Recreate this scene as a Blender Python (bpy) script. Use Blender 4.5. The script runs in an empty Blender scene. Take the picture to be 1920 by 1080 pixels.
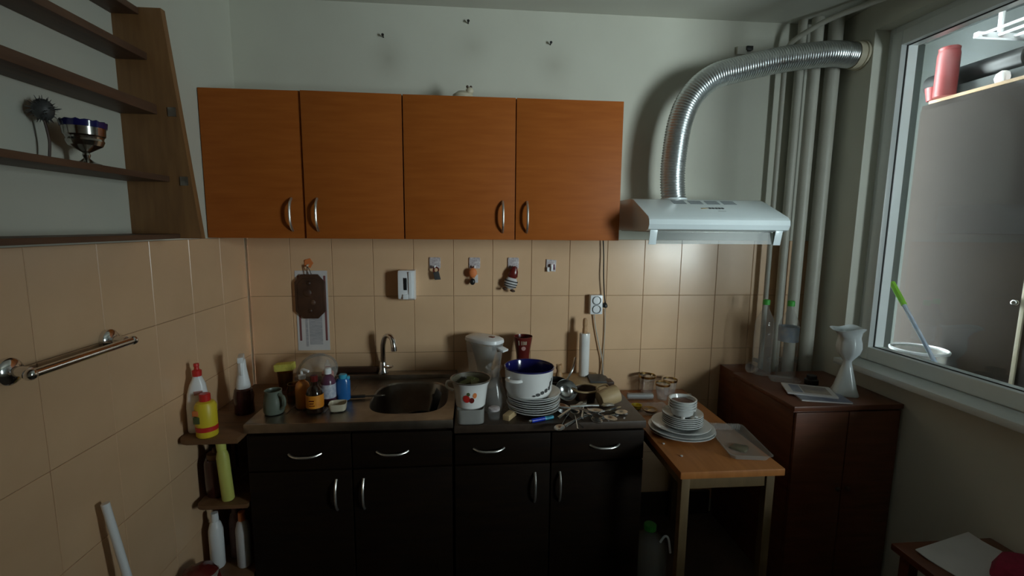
import bpy, bmesh, math, random
from mathutils import Vector, Matrix
random.seed(7)
PI = math.pi
scene = bpy.context.scene
C = scene.collection

# ------------------------------------------------------------ camera, sky, exposure
CAM = Vector((0.8938, -2.3835, 1.6145)); YAW, PITCH, ROLL, FPX = 0.08663, -0.13059, 0.0096, 873.7
fw = Vector((math.sin(YAW)*math.cos(PITCH), math.cos(YAW)*math.cos(PITCH), math.sin(PITCH)))
rt = Vector((math.cos(YAW), -math.sin(YAW), 0)); up = rt.cross(fw)
r2 = rt*math.cos(ROLL) + up*math.sin(ROLL); u2 = -rt*math.sin(ROLL) + up*math.cos(ROLL)
cd = bpy.data.cameras.new('camera'); cam = bpy.data.objects.new('camera', cd); C.objects.link(cam)
cam.matrix_world = Matrix(((r2.x, u2.x, -fw.x, CAM.x), (r2.y, u2.y, -fw.y, CAM.y), (r2.z, u2.z, -fw.z, CAM.z), (0, 0, 0, 1)))
cd.sensor_fit = 'HORIZONTAL'; cd.sensor_width = 36.0; cd.lens = FPX/1920*36.0
cd.clip_start = 0.02; cd.clip_end = 60
scene.camera = cam

world = bpy.data.worlds.new('overcast_sky'); scene.world = world; world.use_nodes = True
bg = world.node_tree.nodes['Background']
bg.inputs['Color'].default_value = (0.88, 0.97, 1.0, 1); bg.inputs['Strength'].default_value = 12.0

# the glazed side of the balcony lets the overcast daylight in (portal over the real opening)
GY0, GY1, GZ0, GZ1, GX = -4.90, -2.76, 1.05, 2.22, 3.65
pl = bpy.data.lights.new('balcony_daylight', 'AREA'); pl.shape = 'RECTANGLE'
pl.size = GY1-GY0; pl.size_y = GZ1-GZ0; pl.cycles.is_portal = True
plo = bpy.data.objects.new('balcony_daylight', pl); C.objects.link(plo)
plo.matrix_world = Matrix(((0, 0, 1, GX+.02), (1, 0, 0, (GY0+GY1)/2), (0, 1, 0, (GZ0+GZ1)/2), (0, 0, 0, 1)))

vs = scene.view_settings
vs.view_transform = 'Standard'; vs.look = 'None'; vs.gamma = 1.0; vs.use_curve_mapping = False
vs.exposure = 2.0
scene.cycles.max_bounces = 10; scene.cycles.diffuse_bounces = 5; scene.cycles.transparent_max_bounces = 24
scene.cycles.use_denoising = True
scene.cycles.caustics_reflective = False; scene.cycles.caustics_refractive = False

# ------------------------------------------------------------ materials
MATS = {}
def mat(name, col, rough=.5, metal=0., col2=None, scale=8., stretch=(1, 1, 1), bump=0., detail=3., spec=.5, sub=0., emit=None, coat=0.):
    m = bpy.data.materials.new(name); m.use_nodes = True; nt = m.node_tree; b = nt.nodes['Principled BSDF']
    b.inputs['Roughness'].default_value = rough; b.inputs['Metallic'].default_value = metal
    b.inputs['Specular IOR Level'].default_value = spec
    if coat: b.inputs['Coat Weight'].default_value = coat; b.inputs['Coat Roughness'].default_value = .12
    if col2 is None: col2 = tuple(c*.86 for c in col)
    tc = nt.nodes.new('ShaderNodeTexCoord'); mp = nt.nodes.new('ShaderNodeMapping'); mp.inputs['Scale'].default_value = stretch
    no = nt.nodes.new('ShaderNodeTexNoise'); no.inputs['Scale'].default_value = scale; no.inputs['Detail'].default_value = detail
    cr = nt.nodes.new('ShaderNodeValToRGB')
    cr.color_ramp.elements[0].position = .3; cr.color_ramp.elements[1].position = .7
    cr.color_ramp.elements[0].color = (*col2, 1); cr.color_ramp.elements[1].color = (*col, 1)
    nt.links.new(tc.outputs['Object'], mp.inputs['Vector']); nt.links.new(mp.outputs['Vector'], no.inputs['Vector'])
    nt.links.new(no.outputs['Fac'], cr.inputs['Fac']); nt.links.new(cr.outputs['Color'], b.inputs['Base Color'])
    if bump:
        bp = nt.nodes.new('ShaderNodeBump'); bp.inputs['Strength'].default_value = bump; bp.inputs['Distance'].default_value = .004
        nt.links.new(no.outputs['Fac'], bp.inputs['Height']); nt.links.new(bp.outputs['Normal'], b.inputs['Normal'])
    MATS[name] = m
    return m
def clear(name, tint=(1, 1, 1), body=.06, bodycol=(.8, .82, .82), rough=.05, ior=1.45):
    """thin clear glass or plastic: see-through, with a Fresnel sheen and a faint haze"""
    m = bpy.data.materials.new(name); m.use_nodes = True; nt = m.node_tree; nt.nodes.clear()
    out = nt.nodes.new('ShaderNodeOutputMaterial')
    tr = nt.nodes.new('ShaderNodeBsdfTransparent'); tr.inputs['Color'].default_value = (*tint, 1)
    df = nt.nodes.new('ShaderNodeBsdfDiffuse')
    no = nt.nodes.new('ShaderNodeTexNoise'); no.inputs['Scale'].default_value = 30
    cr = nt.nodes.new('ShaderNodeValToRGB'); cr.color_ramp.elements[0].color = (*[c*.8 for c in bodycol], 1); cr.color_ramp.elements[1].color = (*bodycol, 1)
    nt.links.new(no.outputs['Fac'], cr.inputs['Fac']); nt.links.new(cr.outputs['Color'], df.inputs['Color'])
    gl = nt.nodes.new('ShaderNodeBsdfGlossy'); gl.inputs['Roughness'].default_value = rough
    f0 = ((ior-1)/(ior+1))**2                     # Schlick's Fresnel, the same from both sides of the sheet
    lw = nt.nodes.new('ShaderNodeLayerWeight'); lw.inputs['Blend'].default_value = .5
    pw = nt.nodes.new('ShaderNodeMath'); pw.operation = 'POWER'; pw.inputs[1].default_value = 5; nt.links.new(lw.outputs['Facing'], pw.inputs[0])
    fr = nt.nodes.new('ShaderNodeMath'); fr.operation = 'MULTIPLY_ADD'; fr.inputs[1].default_value = 1-f0; fr.inputs[2].default_value = f0; nt.links.new(pw.outputs[0], fr.inputs[0])
    m1 = nt.nodes.new('ShaderNodeMixShader'); m1.inputs[0].default_value = body
    nt.links.new(tr.outputs[0], m1.inputs[1]); nt.links.new(df.outputs[0], m1.inputs[2])
    m2 = nt.nodes.new('ShaderNodeMixShader'); nt.links.new(fr.outputs[0], m2.inputs[0])
    nt.links.new(m1.outputs[0], m2.inputs[1]); nt.links.new(gl.outputs[0], m2.inputs[2]); nt.links.new(m2.outputs[0], out.inputs[0])
    MATS[name] = m
    return m
mat('paint', (.60, .60, .52), .8, col2=(.55, .545, .47), scale=2.2, bump=.03)
mat('paint_right', (.72, .72, .64), .8, col2=(.68, .68, .60), scale=2.2, bump=.03)
mat('front_paint', (.62, .61, .55), .8, scale=2)
mat('ceiling_paint', (.64, .645, .58), .9, col2=(.60, .605, .54), scale=2)
mat('tile', (.73, .485, .295), .27, col2=(.67, .44, .265), scale=5, coat=.08)
mat('grout', (.30, .21, .13), .9)
mat('floor', (.10, .065, .045), .5, col2=(.06, .04, .03), scale=6)
mat('baseboard', (.035, .028, .022), .6)
mat('door_wood', (.41, .115, .019), .5, spec=.15, col2=(.345, .09, .014), scale=5, stretch=(1, 1, 9), detail=6, bump=.02)
mat('carcass', (.38, .13, .045), .5, col2=(.31, .1, .033), scale=5, stretch=(1, 1, 9))
mat('dark_wood', (.014, .0075, .004), .5, spec=.15, col2=(.008, .005, .0035), scale=6, stretch=(1, 1, 10))
mat('worktop', (.060, .040, .028), .42, col2=(.040, .026, .018), scale=40)
mat('shelf_wood', (.13, .065, .036), .55, col2=(.085, .042, .024), scale=6, stretch=(8, 1, 8))
mat('panel_wood', (.27, .135, .05), .55, col2=(.20, .095, .035), scale=6, stretch=(8, 8, 1))
mat('rack_wood', (.20, .10, .045), .55, col2=(.14, .07, .03), scale=7, stretch=(1, 6, 1))
mat('table_wood', (.43, .165, .045), .42, col2=(.35, .125, .032), scale=6, stretch=(8, 1, 1))
mat('table_leg', (.17, .11, .05), .5, col2=(.13, .085, .04), scale=6, stretch=(6, 6, 1))
mat('red_wood', (.17, .055, .025), .38, col2=(.11, .035, .016), scale=5, stretch=(1, 1, 8))
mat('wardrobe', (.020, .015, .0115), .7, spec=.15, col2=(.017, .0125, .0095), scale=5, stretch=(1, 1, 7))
mat('beech', (.50, .30, .15), .5, col2=(.40, .22, .10), scale=12, stretch=(1, 1, 4))
mat('pale_wood', (.55, .40, .22), .55, col2=(.45, .31, .16), scale=14, stretch=(1, 5, 1))
mat('brown_board', (.075, .032, .016), .5, col2=(.04, .017, .009), scale=18)
mat('steel', (.42, .40, .37), .33, 1., col2=(.34, .31, .28), scale=10)
mat('sink_steel', (.40, .34, .28), .36, 1., col2=(.26, .22, .18), scale=14)
mat('chrome', (.78, .78, .78), .12, 1., col2=(.7, .7, .7))
mat('cutlery', (.62, .63, .63), .2, 1., col2=(.48, .49, .49))
mat('duct', (.72, .75, .76), .30, 1., col2=(.60, .63, .64), scale=60)
mat('silver', (.65, .62, .58), .16, 1., col2=(.35, .33, .31), scale=40)
mat('white_enamel', (.88, .88, .87), .15, coat=.3)
mat('hood_white', (.80, .89, .92), .25, col2=(.77, .86, .89), coat=.2)
mat('white_plastic', (.86, .88, .90), .3, col2=(.81, .83, .85))
mat('pvc', (.80, .84, .84), .3, col2=(.76, .80, .80))
mat('pipe_paint', (.50, .49, .43), .45, col2=(.45, .44, .38))
mat('cream', (.62, .56, .42), .35)
mat('blue_enamel', (.012, .012, .11), .12, col2=(.01, .01, .085), coat=.3)
mat('porcelain', (.62, .63, .62), .15, col2=(.57, .58, .57), coat=.3)
mat('vase_white', (.86, .92, .95), .18, col2=(.80, .87, .91), coat=.3)
mat('black', (.012, .012, .012), .4)
mat('rubber', (.02, .02, .02), .6)
mat('dark_grey', (.06, .06, .06), .5)
mat('slot', (.16, .18, .19), .6)
mat('gold', (.55, .36, .12), .25, 1., col2=(.45, .28, .09))
mat('red', (.62, .03, .025), .35)
mat('darkened_red', (.22, .035, .035), .5, col2=(.19, .03, .03))  # red darkened in colour against the over-bright balcony light
mat('handle_metal', (.80, .79, .76), .38, 1., col2=(.7, .69, .66))
mat('dark_red', (.15, .018, .014), .25, col2=(.10, .012, .01))
mat('crimson_cloth', (.30, .012, .05), .9, col2=(.22, .01, .035), scale=60, bump=.2)
mat('yellow', (.80, .62, .035), .4)
mat('sponge_yellow', (.72, .66, .12), .9, col2=(.6, .55, .1), scale=90, bump=.4)
mat('lime', (.62, .64, .16), .5, col2=(.55, .56, .13))
mat('label_orange', (.75, .30, .02), .5, col2=(.62, .2, .015), scale=40)
mat('orange', (.75, .22, .06), .6)
mat('label_white', (.66, .68, .72), .5, col2=(.35, .38, .5), scale=60)
mat('label_blue', (.42, .55, .75), .5, col2=(.66, .72, .8), scale=30)
mat('blue_liquid', (.03, .16, .45), .2, col2=(.02, .12, .36))
mat('blue_plastic', (.01, .04, .5), .25)
mat('turquoise', (.06, .42, .62), .3)
mat('green', (.10, .60, .10), .4)
mat('neon_green', (.30, .72, .05), .4)
mat('brown_glass', (.022, .010, .006), .12, col2=(.015, .007, .004), coat=.4)
mat('maroon_plastic', (.05, .012, .010), .2, coat=.3)
mat('purple', (.14, .05, .09), .25, col2=(.1, .035, .07))
mat('pink', (.55, .30, .28), .4)
mat('amber', (.42, .20, .05), .25, col2=(.34, .15, .035))
mat('orange_soap', (.66, .25, .045), .25, col2=(.58, .2, .035))
mat('green_grey', (.16, .19, .15), .35, col2=(.11, .13, .105))
mat('leaf_green', (.10, .12, .04), .6, col2=(.06, .08, .025), scale=40)
mat('olive_inside', (.16, .14, .09), .4, col2=(.08, .07, .045))
mat('paper', (.66, .64, .64), .8, col2=(.6, .58, .58))
mat('print_red', (.22, .08, .08), .8)
mat('print_grey', (.32, .33, .36), .8, col2=(.48, .46, .48), scale=200, stretch=(.2, 1, 1))
mat('print_blue', (.13, .15, .24), .6, col2=(.38, .40, .45), scale=9)
mat('print_tan', (.45, .38, .32), .6, col2=(.22, .2, .22), scale=12)
mat('floral', (.66, .62, .62), .4, col2=(.36, .3, .32), scale=110)
mat('food_brown', (.20, .11, .09), .5, col2=(.12, .06, .05), scale=60)
mat('cable_white', (.55, .50, .42), .5)
mat('balcony_darkened', (.055, .063, .062), .7)  # pale balcony surfaces, darkened in colour to hold their brightness down
mat('cardboard', (.36, .25, .15), .8)
mat('grime', (.05, .04, .03), .9)
mat('stain', (.50, .49, .43), .9, col2=(.55, .54, .48))
def add_stain(m, spots):
    # old soft smudges on the plaster, each with a place and outline of its own
    nt = m.node_tree; b = nt.nodes['Principled BSDF']; src = b.inputs['Base Color'].links[0].from_socket
    tc = nt.nodes.new('ShaderNodeTexCoord')
    for (x, z, rx, rz_, k) in spots:
        mp = nt.nodes.new('ShaderNodeMapping'); mp.vector_type = 'POINT'
        mp.inputs['Location'].default_value = (-x/rx, 0, -z/rz_); mp.inputs['Scale'].default_value = (1/rx, .05, 1/rz_)
        gr = nt.nodes.new('ShaderNodeTexGradient'); gr.gradient_type = 'QUADRATIC_SPHERE'
        mm = nt.nodes.new('ShaderNodeMath'); mm.operation = 'MULTIPLY'; mm.inputs[1].default_value = k
        mx = nt.nodes.new('ShaderNodeMix'); mx.data_type = 'RGBA'; mx.inputs[7].default_value = (.22, .19, .14, 1)
        nt.links.new(tc.outputs['Object'], mp.inputs['Vector']); nt.links.new(mp.outputs['Vector'], gr.inputs['Vector'])
        nt.links.new(gr.outputs['Fac'], mm.inputs[0]); nt.links.new(mm.outputs[0], mx.inputs[0])
        nt.links.new(src, mx.inputs[6]); src = mx.outputs[2]
    nt.links.new(src, b.inputs['Base Color'])
mat('paint_back', (.60, .60, .52), .8, col2=(.55, .545, .47), scale=2.2, bump=.03)
add_stain(MATS['paint_back'], ((.50, 2.40, .13, .16, .38), (.90, 2.47, .16, .15, .25), (1.30, 2.40, .15, .14, .25), (2.20, 2.50, .2, .14, .35)))
clear('glass', body=.03, rough=.03)
clear('pane_glass', (.93, .96, .95), body=.02, rough=.01, bodycol=(.7, .75, .75))
clear('clear_plastic', body=.14, rough=.12)
clear('foggy_plastic', (.9, .9, .88), body=.34, rough=.25, bodycol=(.62, .62, .60))
clear('visor', (.72, .75, .74), body=.22, rough=.3, bodycol=(.30, .32, .32))
clear('bag_film', body=.22, rough=.18, bodycol=(.6, .6, .58))
clear('crystal', body=.10, rough=.02, ior=1.9)
clear('foil_film', (.85, .88, .9), body=.22, rough=.08, ior=2.2)
clear('amber_glass', (.55, .32, .12), body=.12, rough=.05, bodycol=(.3, .16, .05))
clear('pink_plastic', (.8, .6, .6), body=.25, rough=.1, bodycol=(.5, .3, .3))

# ------------------------------------------------------------ mesh helpers
def nb(): return bmesh.new()
def box(bm, x0, x1, y0, y1, z0, z1, bev=0.):
    vs_ = [bm.verts.new((x, y, z)) for z in (z0, z1) for y in (y0, y1) for x in (x0, x1)]
    fs = [(0, 2, 3, 1), (4, 5, 7, 6), (0, 1, 5, 4), (2, 6, 7, 3), (0, 4, 6, 2), (1, 3, 7, 5)]
    ff = [bm.faces.new([vs_[i] for i in f]) for f in fs]
    if bev:
        es = list({e for f in ff for e in f.edges})
        bmesh.ops.bevel(bm, geom=es, offset=bev, segments=2, profile=.6, affect='EDGES', clamp_overlap=True)
    return bm
def cbox(cx, cy, z0, sx, sy, sz, bev=0.): return box(nb(), cx-sx/2, cx+sx/2, cy-sy/2, cy+sy/2, z0, z0+sz, bev)
def lathe(bm, prof, seg=24, c=(0, 0, 0), sx=1., sy=1., fn=None):
    rings = []
    for r, z in prof:
        if r < 1e-5: rings.append([bm.verts.new((c[0], c[1], c[2]+z))])
        else:
            ring = []
            for k in range(seg):
                a = 2*PI*k/seg; p = [r*math.cos(a)*sx, r*math.sin(a)*sy, z]
                if fn: p = fn(p, a, r, z)
                ring.append(bm.verts.new((c[0]+p[0], c[1]+p[1], c[2]+p[2])))
            rings.append(ring)
    for a, b in zip(rings, rings[1:]):
        if len(a) == 1 and len(b) == 1: continue
        for k in range(seg):
            k2 = (k+1) % seg
            if len(a) == 1: bm.faces.new((a[0], b[k2], b[k]))
            elif len(b) == 1: bm.faces.new((a[k], a[k2], b[0]))
            else: bm.faces.new((a[k], a[k2], b[k2], b[k]))
    return bm
def spline(pts, n=8):
    P = [Vector(p) for p in pts]; out = []
    for i in range(len(P)-1):
        p0 = P[max(i-1, 0)]; p1 = P[i]; p2 = P[i+1]; p3 = P[min(i+2, len(P)-1)]
        for k in range(n):
            t = k/n
            out.append(.5*((2*p1)+(p2-p0)*t+(2*p0-5*p1+4*p2-p3)*t*t+(3*p1-p0-3*p2+p3)*t**3))
    out.append(P[-1]); return out
def tube(bm, pts, r, seg=10, cap=True, sq=1.):
    P = [Vector(p) for p in pts]; n = len(P); rr = r if callable(r) else (lambda i: r)
    t0 = (P[1]-P[0]).normalized(); nrm = t0.orthogonal().normalized(); rings = []
    for i in range(n):
        t = (P[min(i+1, n-1)]-P[max(i-1, 0)]).normalized()
        nrm = (nrm - t*nrm.dot(t)).normalized(); bn = t.cross(nrm)
        rings.append([bm.verts.new(P[i]+(nrm*math.cos(2*PI*k/seg)+bn*math.sin(2*PI*k/seg)*sq)*rr(i)) for k in range(seg)])
    for a, b in zip(rings, rings[1:]):
        for k in range(seg): bm.faces.new((a[k], a[(k+1) % seg], b[(k+1) % seg], b[k]))
    if cap: bm.faces.new(rings[0][::-1]); bm.faces.new(rings[-1])
    return bm
def prism(bm, poly, h0, h1, axis='Z', bev=0.):
    def P(a, b, h): return (a, b, h) if axis == 'Z' else ((a, h, b) if axis == 'Y' else (h, a, b))
    lo = [bm.verts.new(P(a, b, h0)) for a, b in poly]; hi = [bm.verts.new(P(a, b, h1)) for a, b in poly]
    n = len(poly); ff = [bm.faces.new(lo[::-1]), bm.faces.new(hi)]
    for k in range(n): ff.append(bm.faces.new((lo[k], lo[(k+1) % n], hi[(k+1) % n], hi[k])))
    if bev: bmesh.ops.bevel(bm, geom=list({e for f in ff[:2] for e in f.edges}), offset=bev, segments=2, profile=.6, affect='EDGES', clamp_overlap=True)
    return bm
def superring(rx, ry, n=24, e=4.):
    out = []
    for k in range(n):
        a = 2*PI*k/n; c, s = math.cos(a), math.sin(a)
        out.append((rx*math.copysign(abs(c)**(2/e), c), ry*math.copysign(abs(s)**(2/e), s)))
    return out
def loft(bm, rings, cap0=True, cap1=True):
    R = [[bm.verts.new(p) for p in r] for r in rings]; n = len(R[0])
    for a, b in zip(R, R[1:]):
        for k in range(n): bm.faces.new((a[k], a[(k+1) % n], b[(k+1) % n], b[k]))
    if cap0: bm.faces.new(R[0][::-1])
    if cap1: bm.faces.new(R[-1])
    return bm
def squircle(prof, n=24, e=4.): return loft(nb(), [[(x, y, z) for x, y in superring(rx, ry, n, e)] for rx, ry, z in prof])
def ball(r, seg=16, c=(0, 0, 0), sx=1, sy=1, sz=1, bm=None):
    return lathe(bm or nb(), [(r*math.sin(PI*k/10), -r*sz*math.cos(PI*k/10)) for k in range(11)], seg, c, sx, sy)
def xf(bm, loc=(0, 0, 0), rx=0, ry=0, rz=0):
    M = Matrix.Translation(loc) @ Matrix.Rotation(rz, 4, 'Z') @ Matrix.Rotation(ry, 4, 'Y') @ Matrix.Rotation(rx, 4, 'X')
    bmesh.ops.transform(bm, matrix=M, verts=bm.verts); return bm
def obj(name, bm, m, parent=None, loc=None, rot=None, sharp=35, label=None):
    bmesh.ops.recalc_face_normals(bm, faces=bm.faces)
    me = bpy.data.meshes.new(name); bm.to_mesh(me); bm.free()
    me.materials.append(MATS[m])
    me.polygons.foreach_set('use_smooth', [True]*len(me.polygons)); me.set_sharp_from_angle(angle=math.radians(sharp))
    o = bpy.data.objects.new(name, me); C.objects.link(o)
    if parent: o.parent = parent
    if loc: o.location = loc
    if rot: o.rotation_euler = rot
    if label: o['label'] = label
    return o
def tag(o, label, cat, group=None):
    o['label'] = label; o['category'] = cat
    if group: o['group'] = group
    return o
def thing(name, label, cat, loc=(0, 0, 0), rot=(0, 0, 0), group=None):
    o = bpy.data.objects.new(name, None); C.objects.link(o); o.empty_display_size = .05
    o.location = loc; o.rotation_euler = rot
    return tag(o, label, cat, group)
def struct(o): o['kind'] = 'structure'; return o
def sroot(name):
    o = bpy.data.objects.new(name, None); C.objects.link(o); return struct(o)
def inst(src, name, parent=None, loc=(0, 0, 0), rot=(0, 0, 0)):
    o = bpy.data.objects.new(name, src.data); C.objects.link(o); o.location = loc; o.rotation_euler = rot
    if parent: o.parent = parent
    return o
def dup(root, loc, rot, label, group=None):
    r = root.copy(); C.objects.link(r); r.location = loc; r.rotation_euler = rot; r['label'] = label
    if group: r['group'] = group
    for ch in list(root.children):
        c = ch.copy(); C.objects.link(c); c.parent = r
        for g in ch.children:
            d = g.copy(); C.objects.link(d); d.parent = c
    return r

# ------------------------------------------------------------ room shell
XL, XR, YF, ZC = -0.21, 2.75, -3.30, 2.647
struct(obj('floor', box(nb(), XL-.1, XR+.1, YF-.1, .12, -.05, 0), 'floor'))
struct(obj('ceiling', box(nb(), XL-.1, XR+.1, YF-.1, .12, ZC, ZC+.08), 'ceiling_paint'))
wb = struct(obj('wall_back', box(box(nb(), XL-.1, XR+.1, 0.006, .12, 0, 1.554), XL-.1, XR+.1, 0, .12, 1.554, ZC), 'paint_back'))
wl = struct(obj('wall_left', box(box(nb(), XL-.1, XL-.006, YF-.1, 0, 0, 1.554), XL-.1, XL, YF-.1, 0, 1.554, ZC), 'paint'))
struct(obj('wall_front', box(nb(), XL-.1, XR+.1, YF-.1, YF, 0, ZC), 'front_paint'))
WY0, WY1, WZ0, WZ1 = -2.72, -0.25, .962, 2.53
b = nb()
box(b, XR, XR+.16, YF, .12, 0, WZ0); box(b, XR, XR+.16, YF, .12, WZ1, ZC)
box(b, XR, XR+.16, WY1, .12, WZ0, WZ1); box(b, XR, XR+.16, YF, WY0, WZ0, WZ1)
struct(obj('wall_right', b, 'paint_right'))
obj('grout', box(nb(), XL, XR, .0035, .0062, .09, 1.554), 'grout', wb)
obj('grout', box(nb(), XL-.0062, XL-.0035, YF, 0, .09, 1.554), 'grout', wl)
struct(obj('baseboard_back', box(nb(), 1.63, 2.24, -.014, .004, 0, .138, .003), 'baseboard'))
# glazed wall tiles, every one a piece of its wall
def tile_mesh(w, h):
    g = .0016; t = .0015; b = nb()
    x0, x1, z0, z1 = -w/2+g/2, w/2-g/2, -h/2+g/2, h/2-g/2
    loft(b, [[(x, y, z) for x, z in ((x0+i, z0+i), (x1-i, z0+i), (x1-i, z1-i), (x0+i, z1-i))] for y, i in ((.005, 0), (t, 0), (0, t))], True, True)
    return b
TW, TH = .2, .2942
tiles = {}
def put_tile(parent, w, h, loc, rz):
    key = (round(w, 3), round(h, 3))
    j = (random.uniform(-.003, .003), 0, rz+random.uniform(-.003, .003))
    if key not in tiles: tiles[key] = obj('tile', tile_mesh(w, h), 'tile', parent, loc, j); return
    inst(tiles[key], 'tile', parent, loc, j)
for r in range(5):
    z = 1.554-TH*(r+.5)
    for i in range(-1, 14):
        x0, x1 = i*TW, (i+1)*TW
        x0 = max(x0, XL); x1 = min(x1, XR)
        if r >= 3 and not (1.6 <= x0 < 2.35): continue
        put_tile(wb, x1-x0, TH, ((x0+x1)/2, 0, z), 0)
LW = .2265
for r in range(5):
    z = 1.554-TH*(r+.5)
    for i in range(9): put_tile(wl, LW, TH, (XL, -LW*(i+.5), z), PI/2)

# ------------------------------------------------------------ window in the right wall
wn = sroot('window_1'); FX0, FX1, GLX = 2.812, 2.90, 2.842
def frame(bm, x0, x1, y0, y1, z0, z1, w, ww=None):
    ww = ww or w
    box(bm, x0, x1, y0, y0+w, z0, z1, .004); box(bm, x0, x1, y1-w, y1, z0, z1, .004)
    box(bm, x0, x1, y0+w, y1-w, z0, z0+ww, .004); box(bm, x0, x1, y0+w, y1-w, z1-ww, z1, .004); return bm
obj('window_frame', frame(nb(), FX0+.012, FX1, WY0, WY1, WZ0, WZ1, .030), 'pvc', wn)
for y0, y1 in ((-1.365, -.28), (-2.69, -1.40)):
    s = obj('sash', frame(nb(), FX0, FX1-.005, y0, y1, WZ0+.028, WZ1-.03, .05, .062), 'pvc', wn)
    obj('gasket', frame(nb(), GLX-.004, GLX+.004, y0+.046, y1-.046, WZ0+.086, WZ1-.088, .008), 'rubber', s)
    obj('pane', box(nb(), GLX-.002, GLX+.002, y0+.05, y1-.05, WZ0+.09, WZ1-.092), 'pane_glass', s)
obj('mullion', box(nb(), FX0+.012, FX1, -1.40, -1.365, WZ0+.03, WZ1-.03, .003), 'pvc', wn)
obj('window_sill', box(nb(), 2.695, FX0+.012, WY0+.002, -.262, .955, .985, .006), 'pvc', wn)
obj('handle', tube(nb(), spline([(FX0-.03, -1.43, 1.72), (FX0-.04, -1.43, 1.66), (FX0-.035, -1.43, 1.58)], 4), .010), 'white_plastic', wn)

# ------------------------------------------------------------ balcony outside the window
bx0 = XR+.16; OX = GX+.10
struct(obj('balcony_floor', box(nb(), bx0, OX, -5.1, .5, -.05, 0), 'floor'))
struct(obj('balcony_ceiling', box(nb(), bx0, OX, -5.1, .5, 2.74, 2.8), 'balcony_darkened'))
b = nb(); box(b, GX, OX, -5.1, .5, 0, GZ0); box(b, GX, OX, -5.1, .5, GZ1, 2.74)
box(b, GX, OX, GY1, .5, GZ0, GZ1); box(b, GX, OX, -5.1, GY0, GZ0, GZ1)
struct(obj('balcony_outer_wall', b, 'balcony_darkened'))
struct(obj('balcony_end_wall', box(box(nb(), bx0, GX, .4, .5, 0, 2.74), bx0, GX, -5.1, -5.0, 0, 2.74), 'balcony_darkened'))
struct(obj('sky_blocker', box(nb(), OX, OX+1.15, -6.0, .8, 2.50, 2.62), 'balcony_darkened'))  # unseen slab, added outside the glazing to cut off high sky light
struct(obj('balcony_inner_wall', box(nb(), XR, bx0, -5.1, YF, 0, 2.74), 'balcony_darkened'))
w2 = sroot('window_2')
obj('window_frame', frame(nb(), GX+.02, GX+.07, GY0, GY1, GZ0, GZ1, .04), 'pvc', w2)
obj('mullion', box(nb(), GX+.02, GX+.07, -3.84, -3.80, GZ0+.04, GZ1-.04), 'pvc', w2)

t = thing('wardrobe', 'tall plain brown wardrobe seen through the window on the balcony', 'wardrobe', (3.25, -.55, 0))
WT = 2.268
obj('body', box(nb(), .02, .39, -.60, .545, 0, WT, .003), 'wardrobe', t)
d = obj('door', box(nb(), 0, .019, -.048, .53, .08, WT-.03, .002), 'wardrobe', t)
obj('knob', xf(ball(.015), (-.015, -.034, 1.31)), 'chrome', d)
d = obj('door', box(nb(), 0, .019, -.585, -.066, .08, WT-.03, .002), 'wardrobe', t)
obj('edge_strip', box(nb(), -.006, .019, -.065, -.049, .08, WT-.03, .001), 'cream', t)
g = 'things stored on the wardrobe'
o = obj('cardboard_sheet', box(nb(), 0, .34, -.60, .40, 0, .016, .002), 'cardboard', loc=(3.27, -.44, WT+.001)); tag(o, 'flat tan cardboard sheet lying on top of the wardrobe', 'cardboard', g)
CB = WT+.0175
o = obj('storage_box', box(nb(), 0, .12, -.42, .0, 0, .055, .003), 'balcony_darkened', loc=(3.32, -.03, CB)); tag(o, 'low white box under the black rolled mat on the wardrobe', 'box', g)
o = obj('rolled_mat', xf(lathe(nb(), [(0, 0), (.050, 0), (.052, .005), (.052, .46), (.048, .465), (0, .465)], 24), (0, 0, .052), rx=PI/2), 'black', loc=(3.385, .07, CB+.0555)); tag(o, 'black rolled mat lying across the top of the wardrobe', 'mat', g)
t = thing('red_canister', 'upright red cylinder canister standing on the wardrobe top', 'canister', (3.272, -.118, CB), (0, 0, 0), g)
obj('body', lathe(nb(), [(0, 0), (.044, 0), (.046, .01), (.045, .205), (.041, .22)], 24), 'darkened_red', t)
obj('lid', lathe(nb(), [(.041, .22), (.043, .232), (.038, .237), (0, .237)], 24), 'darkened_red', t)
t = thing('red_pot', 'small red pot on the wardrobe corner beside the window frame', 'pot', (3.29, -.042, CB), (0, 0, .4), g)
obj('body', lathe(nb(), [(0, 0), (.026, 0), (.035, .05), (.037, .065), (.033, .065), (.024, .01), (0, .01)], 20), 'darkened_red', t)
obj('handle', tube(nb(), spline([(.034, 0, .055), (.052, 0, .050), (.05, 0, .02), (.03, 0, .02)], 5), .005, 8), 'darkened_red', t)
o = obj('crumpled_paper', lathe(nb(), [(0, 0), (.022, 0), (.026, .02), (.022, .04), (.01, .05), (0, .048)], 14, fn=lambda p, a, r, z: [p[0]*(1+.2*math.sin(3*a+z*60)), p[1]*(1+.2*math.cos(5*a)), p[2]]), 'paper', loc=(3.295, -.36, CB)); tag(o, 'crumpled white paper on the wardrobe top in front of the black mat', 'paper', g)
o = obj('orange_bag', lathe(nb(), [(0, 0), (.05, 0), (.06, .04), (.04, .09), (.02, .12), (0, .12)], 16, fn=lambda p, a, r, z: [p[0]*(1+.15*math.sin(4*a)), p[1], p[2]]), 'orange', loc=(3.36, -.585, CB)); tag(o, 'orange bag at the right end of the wardrobe top', 'bag', g)
t = thing('drying_rack', 'white drying rack hanging below the balcony ceiling', 'drying rack', (3.20, -.50, 2.50))
for k in range(4): obj('bar', tube(nb(), [(.08*k, -.5, 0), (.08*k, .20, 0)], .007, 8), 'white_plastic', t)
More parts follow.
